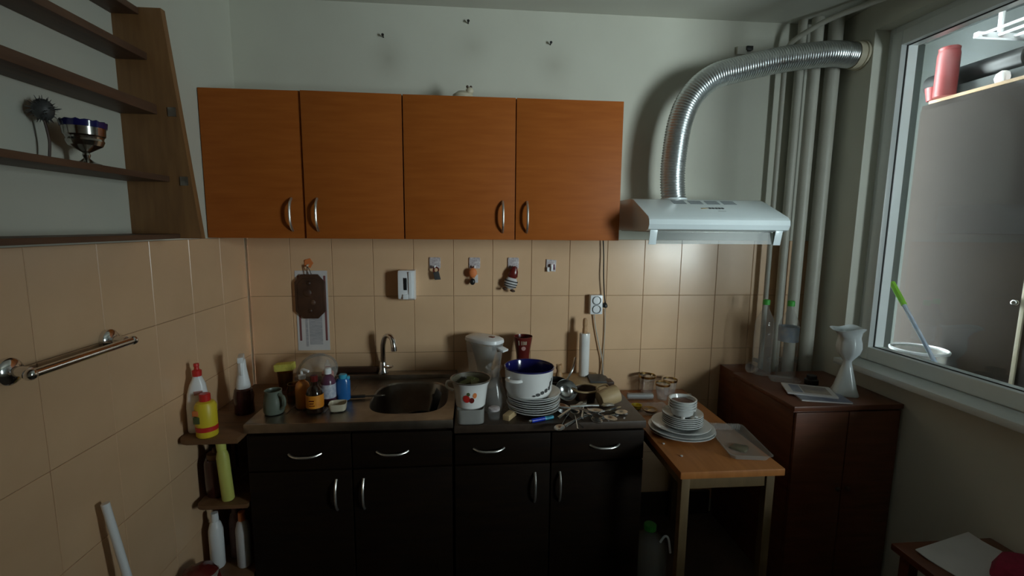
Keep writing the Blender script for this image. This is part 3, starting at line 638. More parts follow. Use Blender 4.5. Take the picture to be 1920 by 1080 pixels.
# chopping boards at the back, rolling pin on them
t = thing('cutting_board', 'thick wooden cutting board lying under the rolling pin', 'cutting board', (1.430, -.155, W), (0, 0, .04))
obj('slab', box(nb(), -.13, .13, -.13, .13, 0, .022, .004), 'pale_wood', t)
obj('handle', box(nb(), .129, .175, -.03, .03, 0, .022, .004), 'brown_board', t)
BZ = W+.0225
o = obj('folded_cloth', xf(cbox(0, 0, 0, .085, .12, .012, .005), (0, 0, 0)), 'dark_grey', loc=(1.525, -.140, BZ), rot=(0, 0, -.1)); tag(o, 'dark grey folded cloth on the cutting board right of the rolling pin', 'cloth')
t = thing('rolling_pin', 'white rolling pin with wooden handle standing upright by the wall', 'rolling pin', (1.473, -.075, BZ))
obj('roller', lathe(nb(), [(0, 0), (.024, 0), (.0265, .005), (.0275, .222), (.026, .228), (0, .228)], 28), 'white_enamel', t)
obj('handle', lathe(nb(), [(.012, .227), (.013, .24), (.012, .252), (.010, .258), (.0125, .272), (.0115, .296), (.007, .305), (0, .306)], 18), 'beech', t)
t = thing('wooden_figurine', 'small beech wood peg figure between the pot and the rolling pin', 'figurine', (1.325, -.17, BZ), (0, 0, .3))
obj('body', lathe(nb(), [(0, 0), (.020, 0), (.022, .01), (.015, .05), (.012, .06), (.017, .075), (.013, .09), (0, .094)], 16), 'beech', t)
obj('ear', ball(.006, 8, (.010, 0, .090)), 'beech', t); obj('ear', ball(.006, 8, (-.010, 0, .090)), 'beech', t)
t = thing('dark_saucepan', 'small dark saucepan behind the ladle', 'saucepan', (1.295, -.235, W))
obj('body', lathe(nb(), [(0, 0), (.042, 0), (.045, .006), (.046, .058), (.048, .06), (.044, .06), (.042, .008), (0, .006)], 28), 'black', t)
obj('handle', tube(nb(), spline([(-.04, .02, .052), (-.08, .04, .06), (-.12, .05, .062)], 4), .006, 8), 'rubber', t)
t = thing('utensil_mug', 'tan ceramic mug lying on its side at the end of the worktop', 'mug', (1.500, -.425, W+.041), (0, 1.35, .25))
obj('body', lathe(nb(), [(0, -.045), (.034, -.045), (.037, -.04), (.040, .0), (.0395, .045), (.0365, .045), (.036, 0), (.033, -.037), (0, -.037)], 28), 'pale_wood', t)
obj('handle', tube(nb(), spline([(-.02, .034, .03), (-.03, .058, .022), (-.03, .058, -.018), (-.02, .034, -.028)], 5), .0055, 8), 'pale_wood', t)
t = thing('sauce_tub', 'dark oval tub with tan rim in front of the cutting board', 'tub', (1.415, -.345, W))
obj('body', lathe(nb(), [(0, 0), (.04, 0), (.052, .045), (.054, .05), (.050, .05), (.038, .006), (0, .005)], 28, sx=1.15), 'brown_board', t)
obj('rim', lathe(nb(), [(.050, .048), (.056, .048), (.056, .054), (.050, .054), (.050, .048)], 28, sx=1.15), 'pale_wood', t)
# cutlery heap
def cut_mesh(kind):
    b = nb()
    tube(b, spline([(-.095, 0, .003), (-.06, 0, .0055), (-.01, 0, .006), (.035, 0, .004)], 4), lambda i: .0075-.0032*min(i/8, 1) if i < 9 else .0043, 8, sq=.32)
    if kind == 'spoon':
        lathe(b, [(0, -.0045), (.010, -.004), (.0185, 0), (.021, .004), (.0195, .004), (.010, -.0022), (0, -.003)], 18, (.062, 0, .0055), 1.5, 1.)
    elif kind == 'fork':
        prism(b, [(.033, -.005), (.05, -.0115), (.062, -.012), (.062, .012), (.05, .0115), (.033, .005)], .003, .0055)
        for y in (-.0103, -.0035, .0035, .0103): box(b, .061, .100, y-.0016, y+.0016, .003, .0055)
    else: prism(b, [(.033, -.004), (.05, -.009), (.11, -.010), (.122, -.002), (.115, .004), (.033, .004)], .003, .005)
    return b
protos = {}
heap = [('spoon', 1.262, -.605, -2.0, 0), ('fork', 1.300, -.56, 1.9, 0), ('fork', 1.345, -.58, .55, .006), ('spoon', 1.330, -.53, 2.6, .012), ('spoon', 1.385, -.555, -1.35, .004), ('fork', 1.365, -.52, 1.3, .016),
        ('spoon', 1.425, -.56, -1.05, .008), ('knife', 1.43, -.52, .35, .003), ('fork', 1.45, -.535, -2.5, .014), ('spoon', 1.315, -.60, 1.45, .010), ('fork', 1.405, -.50, .1, .020), ('knife', 1.30, -.54, .9, .018),
        ('spoon', 1.475, -.555, .5, 0), ('spoon', 1.35, -.55, -.6, .022)]
for kind, x, y, rz, dz in heap:
    loc = (x, y, W-.0002+dz*1.35); rot = (random.uniform(-.05, .05), random.uniform(-.14, .02) if dz else 0, rz)
    if kind not in protos: protos[kind] = o = obj(kind, cut_mesh(kind), 'cutlery', loc=loc, rot=rot)
    else: o = inst(protos[kind], kind, loc=loc, rot=rot)
    same = sorted(h[1] for h in heap if h[0] == kind); k = same.index(x); plural = 'knives' if kind == 'knife' else kind+'s'
    place = 'leftmost' if k == 0 else 'rightmost' if k == len(same)-1 else ('second', 'third', 'fourth', 'fifth', 'sixth')[k-1]+' from the left'
    tag(o, 'steel %s, %s of the %s in the cutlery heap' % (kind, place, plural), kind, '%s in the cutlery heap' % plural)
for i, (x, y, rz, s) in enumerate(((1.512, -.50, .2, .011), (1.540, -.525, .1, .016), (1.505, -.545, .5, .007), (1.528, -.57, 1.1, .008), (1.46, -.588, .3, .009))):
    o = obj('paper_scrap', box(nb(), -s, s, -s*.4, s*.4, 0, .0015), 'paper', loc=(x, y, W+.0002), rot=(0, 0, rz)); tag(o, ('white paper scrap right of the cutlery, furthest back', 'largest white paper scrap, right of the cutlery heap', 'smallest white paper scrap beside the cutlery heap', 'white paper scrap nearest the right front worktop corner', 'white paper scrap at the front edge between two spoons')[i], 'scrap', 'scraps on the worktop')

# ------------------------------------------------------------ table and what stands on it
T = .74
t = thing('side_table', 'small orange brown wooden table between base cabinet and brown chest', 'table', (1.845, -.432, 0))
obj('tabletop', box(nb(), -.20, .20, -.428, .426, T-.028, T, .004), 'table_wood', t)
for sx in (-1, 1):
    for sy in (-1, 1): obj('leg', box(nb(), sx*.165-.016, sx*.165+.016, sy*.385-.016, sy*.385+.016, 0, T-.0285, .002), 'table_leg', t)
for sx in (-1, 1): obj('apron', box(nb(), sx*.165-.009, sx*.165+.009, -.368, .368, T-.085, T-.0285, .001), 'table_leg', t)
for sy in (-1, 1): obj('apron', box(nb(), -.148, .148, sy*.385-.009, sy*.385+.009, T-.085, T-.0285, .001), 'table_leg', t)
TT = T+.0004
def gl(label, x, y, s, rot=(0, 0, 0), dz=0):
    t = thing('drinking_glass', label, 'glass', (x, y, TT+dz), rot, 'gold rimmed glasses on the table')
    obj('body', lathe(nb(), [(0, 0), (.026*s, 0), (.028*s, .004), (.040*s, .088*s), (.0385*s, .088*s), (.026*s, .008), (0, .007)], 26), 'crystal', t)
    obj('gold_rim', lathe(nb(), [(.0385*s, .082*s), (.0405*s, .082*s), (.042*s, .094*s), (.0395*s, .094*s), (.0385*s, .082*s)], 26), 'gold', t)
gl('gold rimmed glass at the back left of the side table', 1.822, -.060, 1.08)
gl('gold rimmed glass in front of the other two glasses', 1.870, -.150, .92)
gl('gold rimmed glass at the right, touched by the silver roll end', 1.935, -.090, .92)
t = thing('foil_roll', 'roll of shiny cling film lying in front of the glasses', 'film roll', (1.775, -.145, TT+.017), (0, 0, -.06))
obj('roll', tube(nb(), [(-.085, 0, 0), (.045, 0, 0)], .017, 16), 'foil_film', t); obj('core', tube(nb(), [(-.088, 0, 0), (.048, 0, 0)], .009, 12), 'paper', t)
t = thing('foil_tube', 'short silver foil tube to the right of the glasses', 'foil tube', (1.985, -.155, TT+.014), (0, 0, .04))
obj('roll', tube(nb(), [(-.03, 0, 0), (.035, 0, 0)], .0135, 16), 'silver', t)
t = thing('plastic_wrap', 'crumpled clear wrap on the table left of the saucers', 'wrap', (1.775, -.27, TT))
b = nb(); gv = [[b.verts.new((-.10+.02*i, -.09+.02*j, .004+.010*abs(math.sin(i*1.7+j*2.3))*(0 < i < 9)*(0 < j < 8))) for j in range(9)] for i in range(10)]
for i in range(9):
    for j in range(8): b.faces.new((gv[i][j], gv[i+1][j], gv[i+1][j+1], gv[i][j+1]))
obj('film', b, 'bag_film', t)
t = thing('lemon_half', 'squeezed yellow lemon half on the table beside the worktop', 'lemon', (1.690, -.275, TT))
obj('rind', lathe(nb(), [(0, 0), (.016, .002), (.024, .014), (.026, .024), (.023, .024), (.02, .014), (0, .01)], 18), 'yellow', t)
o = obj('amber_dish', lathe(nb(), [(0, 0), (.02, 0), (.036, .014), (.034, .016), (.018, .004), (0, .004)], 24), 'amber', loc=(1.742, -.310, TT)); tag(o, 'small flat amber dish next to the lemon half', 'dish')
qx, qy = 1.793, -.545
pp = None
for i, (r, z) in enumerate(((.150, 0), (.150, .010))):
    loc = (qx-.003*i, qy+.002*i, TT+z); lab = ('lower' if i == 0 else 'upper')+' of the two large platters on the side table'
    if pp is None: pp = obj('platter', lathe(nb(), plate_prof(.138, .020), 48, sx=1.0, sy=.93), 'porcelain', loc=loc); tag(pp, lab, 'platter', 'platters')
    else: o = inst(pp, 'platter', loc=loc); tag(o, lab, 'platter', 'platters')
o = obj('soup_plate', lathe(nb(), plate_prof(.122, .024, foot=.55), 48), 'porcelain', loc=(qx-.004, qy+.006, TT+.0205)); tag(o, 'deep plate lying on the two large platters', 'plate')
s0 = None; SZ0 = TT+.0205+.0085
sn = ['bottom', 'second lowest', 'third', 'fourth', 'fifth', 'top']
for i in range(6):
    loc = (qx+.003+random.uniform(-.002, .002), qy+.006, SZ0+i*.0082); lab = 'white saucer, %s in the saucer stack on the side table' % (sn[i] if i in (0, 1, 5) else sn[i]+' from below')
    if s0 is None: s0 = obj('saucer', lathe(nb(), [(0, .002), (.045, .002), (.046, 0), (.052, 0), (.080, .018), (.084, .0215), (.0838, .0245), (.078, .0225), (.048, .0055), (0, .0055)], 40), 'porcelain', loc=loc); tag(s0, lab, 'saucer', 'saucer stack')
    else: o = inst(s0, 'saucer', loc=loc); tag(o, lab, 'saucer', 'saucer stack')
for i, (a, d) in enumerate(((-2.0, .062), (-1.05, .064), (.3, .060))):
    o = obj('egg_shell', lathe(nb(), [(0, 0), (.006, .001), (.009, .005), (.007, .009), (0, .0105)], 12), 'white_enamel', loc=(qx+.003+d*math.cos(a), qy+.006+d*math.sin(a), SZ0+5*.0082+.0155)); tag(o, 'white shell piece on the top saucer, '+('front left', 'front right', 'behind the bowls')[i], 'shell', 'shell pieces on the top saucer')
c0 = None; CZ = SZ0+5*.0082+.0058
for i in range(4):
    loc = (qx+.0, qy+.008, CZ+i*.0115); lab = 'small white bowl, %s in the bowl stack on the saucers' % ('lowest', 'second from below', 'third from below', 'topmost')[i]
    if c0 is None: c0 = obj('small_bowl', lathe(nb(), [(0, .002), (.022, .002), (.023, 0), (.030, 0), (.045, .012), (.0515, .036), (.0535, .0385), (.0575, .040), (.0585, .0425), (.0565, .044), (.051, .0425), (.0485, .036), (.042, .015), (.026, .006), (0, .005)], 36), 'porcelain', loc=loc); tag(c0, lab, 'bowl', 'bowl stack')
    else: o = inst(c0, 'small_bowl', loc=loc); tag(o, lab, 'bowl', 'bowl stack')
o = obj('food_leftovers', lathe(nb(), [(0, 0), (.036, .0), (.0455, .016), (.0455, .018), (.02, .021), (0, .020)], 24, fn=lambda p, a, r, z: [p[0], p[1], p[2]+.0015*math.sin(5*a+r*200)]), 'food_brown', loc=(qx, qy+.008, CZ+3*.0115+.0125)); tag(o, 'reddish brown leftovers in the topmost small bowl', 'food')
t = thing('clear_tray', 'clear ribbed plastic food tray on the front right of the side table', 'tray', (1.972, -.660, TT), (0, 0, -.15))
def rrect(hx, hy, n=8, r=.02):
    out = []
    for cx_, cy_, a0 in ((hx-r, hy-r, 0), (-hx+r, hy-r, PI/2), (-hx+r, -hy+r, PI), (hx-r, -hy+r, 1.5*PI)):
        for k in range(n): a = a0+k/(n-1)*PI/2; out.append((cx_+r*math.cos(a), cy_+r*math.sin(a)))
    return out
obj('body', loft(nb(), [[(x, y, z) for x, y in rrect(a, b_)] for a, b_, z in ((.082, .150, .024), (.078, .146, .024), (.068, .134, .002), (.05, .11, .0015))], False, True), 'foggy_plastic', t)
for k in range(14): obj('rib', box(nb(), -.064+k*.0098-.0018, -.064+k*.0098+.0018, .126, .149, .006, .0275, .001), 'clear_plastic', t)
o = obj('tray_leftovers', lathe(nb(), [(0, 0), (.05, 0), (.045, .006), (.02, .010), (0, .009)], 20, sx=.75, sy=.6, fn=lambda p, a, r, z: [p[0]*(1+.2*math.sin(3*a)), p[1]*(1+.2*math.cos(4*a)), p[2]]), 'olive_inside', loc=(1.962, -.70, TT+.0022)); tag(o, 'olive green food remains in the clear tray', 'food')
for i, (x, y) in enumerate(((1.700, -.745), (1.672, -.64))): o = obj('crumb', lathe(nb(), [(0, 0), (.005, .001), (.006, .004), (0, .006)], 8), 'paper', loc=(x, y, TT)); tag(o, 'white crumb near the front edge of the table' if i == 0 else 'white crumb near the left edge beside the platters', 'crumb', 'crumbs on the table')

# ------------------------------------------------------------ chest by the window
K = .875
t = thing('wooden_chest', 'tall dark red brown wooden chest below the window', 'cabinet', (2.49, 0, 0))
obj('body', box(nb(), -.235, .25, -.598, -.146, 0, K-.022, .003), 'red_wood', t)
obj('top', box(nb(), -.245, .255, -.615, -.144, K-.0215, K, .004), 'red_wood', t)
obj('back_rail', box(nb(), -.235, -.06, -.1455, -.002, 0, K, .002), 'red_wood', t)
for i in range(2): d = obj('door', box(nb(), -.23+.24*i, .006+.24*i, -.612, -.5985, .06, K-.03, .002), 'red_wood', t); obj('knob', ball(.010, 10, (-.015+.045*i, -.622, .5)), 'brown_board', d)
KK = K+.0004
def pet(label, x, y, cap, lab):
    t = thing('water_bottle', label, 'bottle', (x, y, KK), group='empty bottles on the chest')
    pf = [(0, .004), (.03, 0), (.042, .003), (.046, .02), (.044, .06), (.046, .075), (.043, .09), (.046, .105), (.046, .22), (.043, .235), (.046, .25), (.040, .285), (.022, .325), (.0135, .345), (.0135, .365)]
    obj('body', lathe(nb(), pf, 24), 'clear_plastic', t)
    if cap: obj('cap', lathe(nb(), [(0, .362), (.0165, .362), (.0165, .385), (.014, .388), (0, .388)], 16), 'green', t)
    if lab: obj('label', lathe(nb(), [(.0462, .185), (.047, .185), (.047, .26), (.0462, .26)], 24), 'label_blue', t)
pet('clear empty bottle without label beside the blue labelled one', 2.375, -.180, True, False)
pet('clear empty bottle with green cap and pale blue label', 2.475, -.225, True, True)
t = thing('crystal_bowl', 'small cut glass bowl tipped over at the chest back corner', 'bowl', (2.33, -.185, KK+.03), (0, -1.1, .4))
obj('body', lathe(nb(), [(0, -.02), (.015, -.02), (.02, -.012), (.028, .012), (.030, .025), (.027, .025), (.018, -.01), (0, -.014)], 14), 'crystal', t, sharp=10)
t = thing('cling_tray', 'flat clear plastic tray lying in front of the bottles', 'tray', (2.42, -.295, KK), (0, 0, -.45))
obj('body', loft(nb(), [[(x, y, z) for x, y in rrect(a, b_, 6, .012)] for a, b_, z in ((.068, .038, .014), (.06, .03, .001), (.03, .015, .0008))], False, True), 'clear_plastic', t)
t = thing('black_cap_jar', 'small black lidded jar between the bottles and the vase', 'jar', (2.525, -.345, KK))
obj('body', lathe(nb(), [(0, 0), (.028, 0), (.03, .004), (.03, .024), (.02, .03), (0, .03)], 20), 'black', t); obj('lid', lathe(nb(), [(0, .0302), (.022, .0302), (.022, .042), (.018, .045), (0, .045)], 20), 'black', t)
t = thing('magazine', 'lower magazine of the pile in front of the white vase', 'magazine', (2.435, -.512, KK), (0, 0, -.25), 'magazines on the chest')
obj('pages', box(nb(), -.10, .10, -.072, .072, .001, .007), 'paper', t); obj('cover', box(nb(), -.101, .101, -.073, .073, .0072, .008), 'print_blue', t)
t = thing('magazine', 'upper magazine of the pile in front of the white vase', 'magazine', (2.425, -.462, KK+.0086), (0, 0, -.42), 'magazines on the chest')
obj('pages', box(nb(), -.10, .095, -.070, .070, 0, .006), 'paper', t); cv = obj('cover', box(nb(), -.101, .096, -.071, .071, .0062, .007), 'paper', t)
obj('picture', box(nb(), -.03, .075, -.05, .055, .0071, .0076), 'print_tan', cv); obj('picture', box(nb(), -.075, -.035, -.05, .055, .0071, .0076), 'print_blue', cv)
t = thing('ceramic_vase', 'tall pale white ceramic vase with leaf shaped rim by the window sill', 'vase', (2.585, -.475, KK), (0, 0, .2))
def vfn(p, a, r, z):
    if z > .24:
        k = (z-.24)/.07; lip = max(0, -math.cos(a))**2
        p[0] -= .062*k*k*lip; p[2] += .006*k*math.sin(3*a)
    elif z > .16: p[0] *= 1+.05*math.cos(6*a); p[1] *= 1+.05*math.cos(6*a)
    else: q = (.16-z)/.16; p[0] *= 1+.08*q*math.cos(4*a); p[1] *= 1+.08*q*math.cos(4*a)
    return p
obj('body', lathe(nb(), [(0, 0), (.056, 0), (.058, .004), (.047, .03), (.034, .08), (.022, .125), (.016, .150), (.024, .165), (.042, .19), (.048, .215), (.046, .24), (.042, .262), (.046, .288), (.058, .305), (.0555, .306), (.043, .288), (.039, .262), (.042, .24), (.042, .215), (.03, .185), (0, .17)], 44, fn=vfn), 'vase_white', t, sharp=60)

# ------------------------------------------------------------ things on the back wall
t = thing('paper_calendar', 'long paper calendar taped to the tiles behind the wooden plaque', 'calendar', (.096, -.0005, .984))
obj('sheet', box(nb(), -.077, .079, -.002, 0, 0, .405), 'paper', t)
obj('print_column', box(nb(), -.066, -.056, -.0028, -.0018, .05, .38), 'print_red', t); obj('print_column', box(nb(), .060, .070, -.0028, -.0018, .05, .38), 'print_red', t)
obj('print_column', box(nb(), -.036, -.024, -.0028, -.0018, .02, .37), 'print_grey', t); obj('print_block', box(nb(), -.018, .046, -.0028, -.0018, .03, .37), 'print_grey', t)
t = thing('carved_plaque', 'dark brown octagonal wooden plaque hanging over the calendar', 'plaque', (.093, -.006, 1.262))
oc = [(-.035, -.112), (.035, -.112), (.072, -.075), (.072, .072), (.040, .110), (-.040, .110), (-.072, .072), (-.072, -.075)]
obj('board', prism(nb(), [(x, z) for x, z in oc], -.014, 0, 'Y', .003), 'brown_board', t)
obj('inner_rim', prism(nb(), [(x*.8, z*.82) for x, z in oc], -.017, -.013, 'Y', .002), 'brown_board', t)
for x, z, r, m in ((.014, -.030, .014, 'shelf_wood'), (-.012, .018, .022, 'brown_board'), (.0, -.072, .010, 'brown_board'), (-.002, .066, .010, 'brown_board')):
    obj('carving', xf(lathe(nb(), [(r, 0), (r*.8, .003), (r*.3, .005), (0, .005)], 12), (x, -.0165, z), rx=PI/2), m, t)
obj('hanging_cord', tube(nb(), spline([(-.012, -.012, .108), (-.006, -.018, .135), (-.004, -.022, .150), (.004, -.018, .135), (.012, -.012, .108)], 4), .0022, 6), 'brown_board', t)
t = thing('wall_hook', 'faded red flower shaped hook holding up the plaque', 'hook', (.088, -.0006, 1.415), group='adhesive hooks')
obj('plate', prism(nb(), [(.02*math.cos(a*PI/8)*(1+.18*math.cos(a*PI/8*5)), .012+.022*math.sin(a*PI/8)*(1+.18*math.cos(a*PI/8*5))) for a in range(16)], -.004, 0, 'Y', .001), 'orange', t)
obj('peg', tube(nb(), spline([(0, -.002, .005), (0, -.018, -.002), (0, -.024, -.004), (0, -.026, .006)], 4), .0035, 8), 'cream', t)
t = thing('soap_dispenser', 'white wall mounted soap dispenser with dark window on the tiles', 'soap dispenser', (.572, -.0006, 1.246))
obj('body', prism(nb(), [(0, 0), (-.045, 0), (-.075, .012), (-.080, .03), (-.078, .135), (-.07, .150), (0, .150)], -.040, .040, 'X', .005), 'white_plastic', t)
obj('window', box(nb(), -.012, .004, -.0815, -.077, .055, .115, .001), 'black', t)
obj('cover_ridge', box(nb(), .012, .030, -.085, -.076, .015, .145, .004), 'white_plastic', t)
obj('push_button', box(nb(), -.016, .010, -.087, -.076, .010, .035, .004), 'white_plastic', t)
def hook(label, x, z, m='floral'):
    t = thing('wall_hook', label, 'hook', (x, -.0006, z), group='adhesive hooks')
    obj('plate', prism(nb(), [(-.026, -.028), (.026, -.028), (.028, -.02), (.028, .024), (.024, .028), (-.024, .028), (-.028, .024), (-.028, -.02)], -.006, 0, 'Y', .0015), m, t)
    obj('peg', tube(nb(), spline([(0, -.004, -.014), (0, -.016, -.022), (0, -.026, -.022), (0, -.030, -.012)], 4), .0045, 8), 'white_plastic', t)
hook('white printed hook carrying the small dark clip', .708, 1.430); hook('white printed hook carrying the orange trinket', .908, 1.430)
hook('white printed hook carrying the red and white doll', 1.106, 1.430)
t = thing('wall_hook', 'empty white and mauve hook nearest the socket', 'hook', (1.302, -.0006, 1.420), group='adhesive hooks')
obj('plate', prism(nb(), [(-.026, -.030), (.024, -.034), (.027, .026), (-.024, .030)], -.006, 0, 'Y', .0015), 'floral', t)
obj('peg', box(nb(), -.004, .008, -.026, -.005, -.030, .006, .003), 'white_plastic', t); obj('band', box(nb(), .010, .020, -.012, -.0055, -.024, .004, .002), 'purple', t); obj('lip', box(nb(), -.022, -.006, -.016, -.0055, -.034, -.010, .003), 'white_plastic', t)
t = thing('bottle_opener', 'small dark clip hanging from the first printed hook', 'clip', (.722, -.026, 1.398))
obj('loop', tube(nb(), [(.013*math.cos(a*PI/8)-.008, .002*math.sin(a*PI/8*2), .013*math.sin(a*PI/8)-.002) for a in range(17)], .0035, 8), 'dark_red', t)
obj('plate', prism(nb(), [(-.022, -.014), (.006, -.008), (.016, -.05), (-.014, -.052)], -.007, .001, 'Y', .002), 'dark_grey', t)
t = thing('orange_trinket', 'orange and white trinket with dark bead hanging from the second hook', 'trinket', (.905, -.028, 1.412))
obj('orange_drop', ball(.02, 14, (-.006, -.004, -.030), 1, .5, 1.25), 'orange', t); obj('dark_bead', ball(.014, 14, (-.008, -.004, -.075), 1, .7, 1.2), 'black', t); obj('white_tag', box(nb(), .004, .020, -.006, -.002, -.080, -.040, .001), 'paper', t)
obj('string', tube(nb(), [(0, 0, .0), (-.002, -.004, -.02), (-.006, -.004, -.07)], .0015, 6), 'paper', t)
t = thing('cloth_doll', 'red and white striped cloth doll hanging from the third hook', 'doll', (1.112, -.032, 1.41), (0, .25, 0))
obj('red_top', lathe(nb(), [(0, .008), (.010, .004), (.022, -.02), (.026, -.045), (.018, -.055), (0, -.056)], 16, sy=.6), 'dark_red', t)
bd = obj('white_body', lathe(nb(), [(0, -.052), (.024, -.056), (.034, -.08), (.030, -.102), (.014, -.112), (0, -.113)], 16, sy=.6), 'paper', t)
for z in (-.072, -.086, -.098): obj('stripe', lathe(nb(), [(.0345 if z > -.09 else .032, z-.0035), (.0352 if z > -.09 else .0328, z), (.0345 if z > -.09 else .032, z+.0035)], 16, sy=.62), 'dark_grey', bd)
for x in (-.022, .018): obj('foot', ball(.010, 10, (x, -.006, -.118), 1.4, .9, .7), 'brown_board', t)
t = thing('wall_socket', 'white double wall socket beneath the wall cabinet', 'socket', (1.541, -.0006, 1.217))
obj('box', box(nb(), -.034, .032, -.038, 0, -.052, .050, .006), 'white_plastic', t)
for z in (.022, -.024):
    s = obj('outlet', xf(lathe(nb(), [(.021, -.001), (.0225, .004), (.020, .0045), (.018, -.008), (0, -.008)], 24), (0, -.0385, z), rx=PI/2), 'slot', t)
    for x in (-.0095, .0095): obj('pin_hole', xf(lathe(nb(), [(0, 0), (.003, 0), (.003, .002), (0, .002)], 8), (x, -.0300, z), rx=PI/2), 'black', s)
t = thing('power_cord', 'black power cord with plug hanging from the cabinet to the socket', 'cord', (1.590, -.02, 1.209))
obj('plug', lathe(nb(), [(0, -.012), (.012, -.01), (.014, 0), (.010, .010), (.005, .016), (0, .018)], 14), 'black', t)
obj('cable', tube(nb(), spline([(0, 0, .015), (-.006, 0, .06), (-.014, -.004, .16), (-.016, .0, .26), (-.022, .002, .35)], 6), .0032, 8), 'black', t)
t = thing('extension_cable', 'thin cream cable running down from the wall socket to the worktop', 'cable', (1.535, -.012, 1.164))
obj('cable', tube(nb(), spline([(0, 0, 0), (.012, 0, -.08), (.035, -.002, -.18), (.052, -.004, -.25), (.056, -.01, -.32), (.05, -.02, -.334)], 6), .0035, 8), 'cable_white', t)
t = thing('branch_cable', 'second cream cable falling straight from the plug to the worktop', 'cable', (1.594, -.008, 1.19))
obj('cable', tube(nb(), spline([(0, 0, 0), (.004, 0, -.1), (.0, 0, -.25), (-.006, -.004, -.345), (-.006, -.012, -.361)], 6), .0028, 8), 'cable_white', t)

# ------------------------------------------------------------ left wall: shelf unit, towel rail
t = thing('wall_shelf_unit', 'brown wooden open shelf unit on the left wall, tapering upwards', 'shelf', (XL+.0005, -.755, 1.566))
def tp(z): return .215-.070*(z-1.566)/.709     # depth of the end panels at height z
for y0, y1 in ((0, .022), (-1.30, -1.278)):
    b = nb(); prism(b, [(0, 0), (tp(1.566), 0), (tp(2.275), .709), (0, .709)], y0, y1, 'Y', .001); pn = obj('end_panel', b, 'panel_wood', t)
    if y0 == 0:
        for x, z in ((.155, .40), (.175, .185)):
            obj('bracket', box(nb(), x-.012, x+.012, -.003, .0, z-.014, z+.014, .001), 'steel', pn)
for z, th in ((1.566, .015), (1.748, .018), (1.957, .030), (2.120, .022), (2.253, .020)):
    obj('shelf', box(nb(), 0, tp(z)-.066, -1.278, 0, z-1.566, z-1.566+th, .002), 'shelf_wood', t)
SH = 1.7665
t = thing('metal_goblet', 'silver goblet with dark blue rim on the wall shelf', 'goblet', (-.128, -1.015, SH))
obj('cup', lathe(nb(), [(0, 0), (.030, 0), (.031, .003), (.015, .010), (.0065, .018), (.009, .026), (.007, .032), (.020, .040), (.036, .050), (.041, .062), (.038, .070), (.044, .076), (.046, .100), (.044, .100), (.040, .07), (.03, .05), (0, .045)], 36), 'silver', t)
obj('blue_rim', lathe(nb(), [(.0455, .096), (.048, .096), (.050, .110), (.048, .1125), (.0455, .110), (.0455, .096)], 36, fn=lambda p, a, r, z: [p[0], p[1], p[2]+(.0018*math.sin(14*a) if z > .1 else 0)]), 'blue_enamel', t)
t = thing('dried_flower', 'dark dried flower head on a thin stalk behind the goblet', 'dried flower', (-.165, -1.085, SH))
obj('stalk', tube(nb(), spline([(0, 0, 0), (.004, .003, .05), (0, .0, .10)], 4), .003, 6), 'brown_board', t)
obj('foot', lathe(nb(), [(0, 0), (.02, 0), (.018, .006), (0, .008)], 14), 'brown_board', t)
b = nb(); ball(.022, 14, (0, 0, .125), 1, 1, 1.2, b)
for k in range(70):
    d = Vector((random.gauss(0, 1), random.gauss(0, 1), random.gauss(0, 1))).normalized(); tube(b, [d*.018+Vector((0, 0, .125)), d*random.uniform(.03, .038)+Vector((0, 0, .125))], lambda i: .0016-.0012*i, 4)
obj('head', b, 'dark_grey', t)
t = thing('towel_rail', 'chrome towel rail with round mounts on the left tiled wall', 'towel rail', (XL+.0005, -1.0, 1.262))
for y in (.097, -.215):
    m_ = obj('mount', xf(lathe(nb(), [(0, 0), (.033, 0), (.033, .012), (.027, .019), (.013, .023), (.011, .055), (0, .055)], 24), (0, y, 0), ry=PI/2), 'chrome', t)
obj('bar', tube(nb(), [(.060, .116, -.006), (.060, -.222, -.006)], .0115, 14), 'chrome', t)
obj('end_knob', ball(.0145, 14, (.060, .116, -.006)), 'chrome', t); obj('end_knob', ball(.0145, 14, (.060, -.222, -.006)), 'chrome', t)
t = thing('broom', 'white broom handle leaning on the left wall near the floor', 'broom', (-.062, -1.005, 0))
obj('handle', tube(nb(), [(0, .0, .05), (-.115, -.012, .80)], .011, 12), 'white_plastic', t)
obj('head', cbox(0, 0, .045, .06, .26, .03, .006), 'dark_red', t)
obj('bristles', prism(nb(), [(-.028, 0), (.032, 0), (.025, .046), (-.025, .046)], -.125, .125, 'Y'), 'dark_grey', t)

# ------------------------------------------------------------ narrow rack in the left corner
t = thing('corner_rack', 'narrow wooden rack squeezed between left wall and base cabinet', 'rack', (-.098, 0, 0))
def rshape(x0, x1, y0, y1, r):
    return [(x0, y1), (x0, y0+r)]+[(x0+r-r*math.cos(a*PI/10), y0+r-r*math.sin(a*PI/10)) for a in range(1, 6)]+[(x1, y0), (x1, y1)]
RZ = (.795, .508, .20)
obj('shelf', prism(nb(), rshape(-.105, .112, -.64, -.012, .035), RZ[0], RZ[0]+.02, 'Z', .003), 'rack_wood', t)
obj('shelf', prism(nb(), rshape(-.085, .112, -.60, -.012, .030), RZ[1], RZ[1]+.016, 'Z', .003), 'rack_wood', t)
obj('shelf', prism(nb(), rshape(-.085, .112, -.60, -.012, .030), RZ[2], RZ[2]+.016, 'Z', .003), 'rack_wood', t)
for y in (-.30, -.03): obj('side_panel', box(nb(), .092, .111, y-.012, y+.012, 0, RZ[0]-.0005), 'rack_wood', t); obj('side_panel', box(nb(), -.084, -.066, y-.012, y+.012, 0, RZ[0]-.0005), 'rack_wood', t)
R0 = RZ[0]+.0205; R1 = RZ[1]+.0165; R2 = RZ[2]+.0165
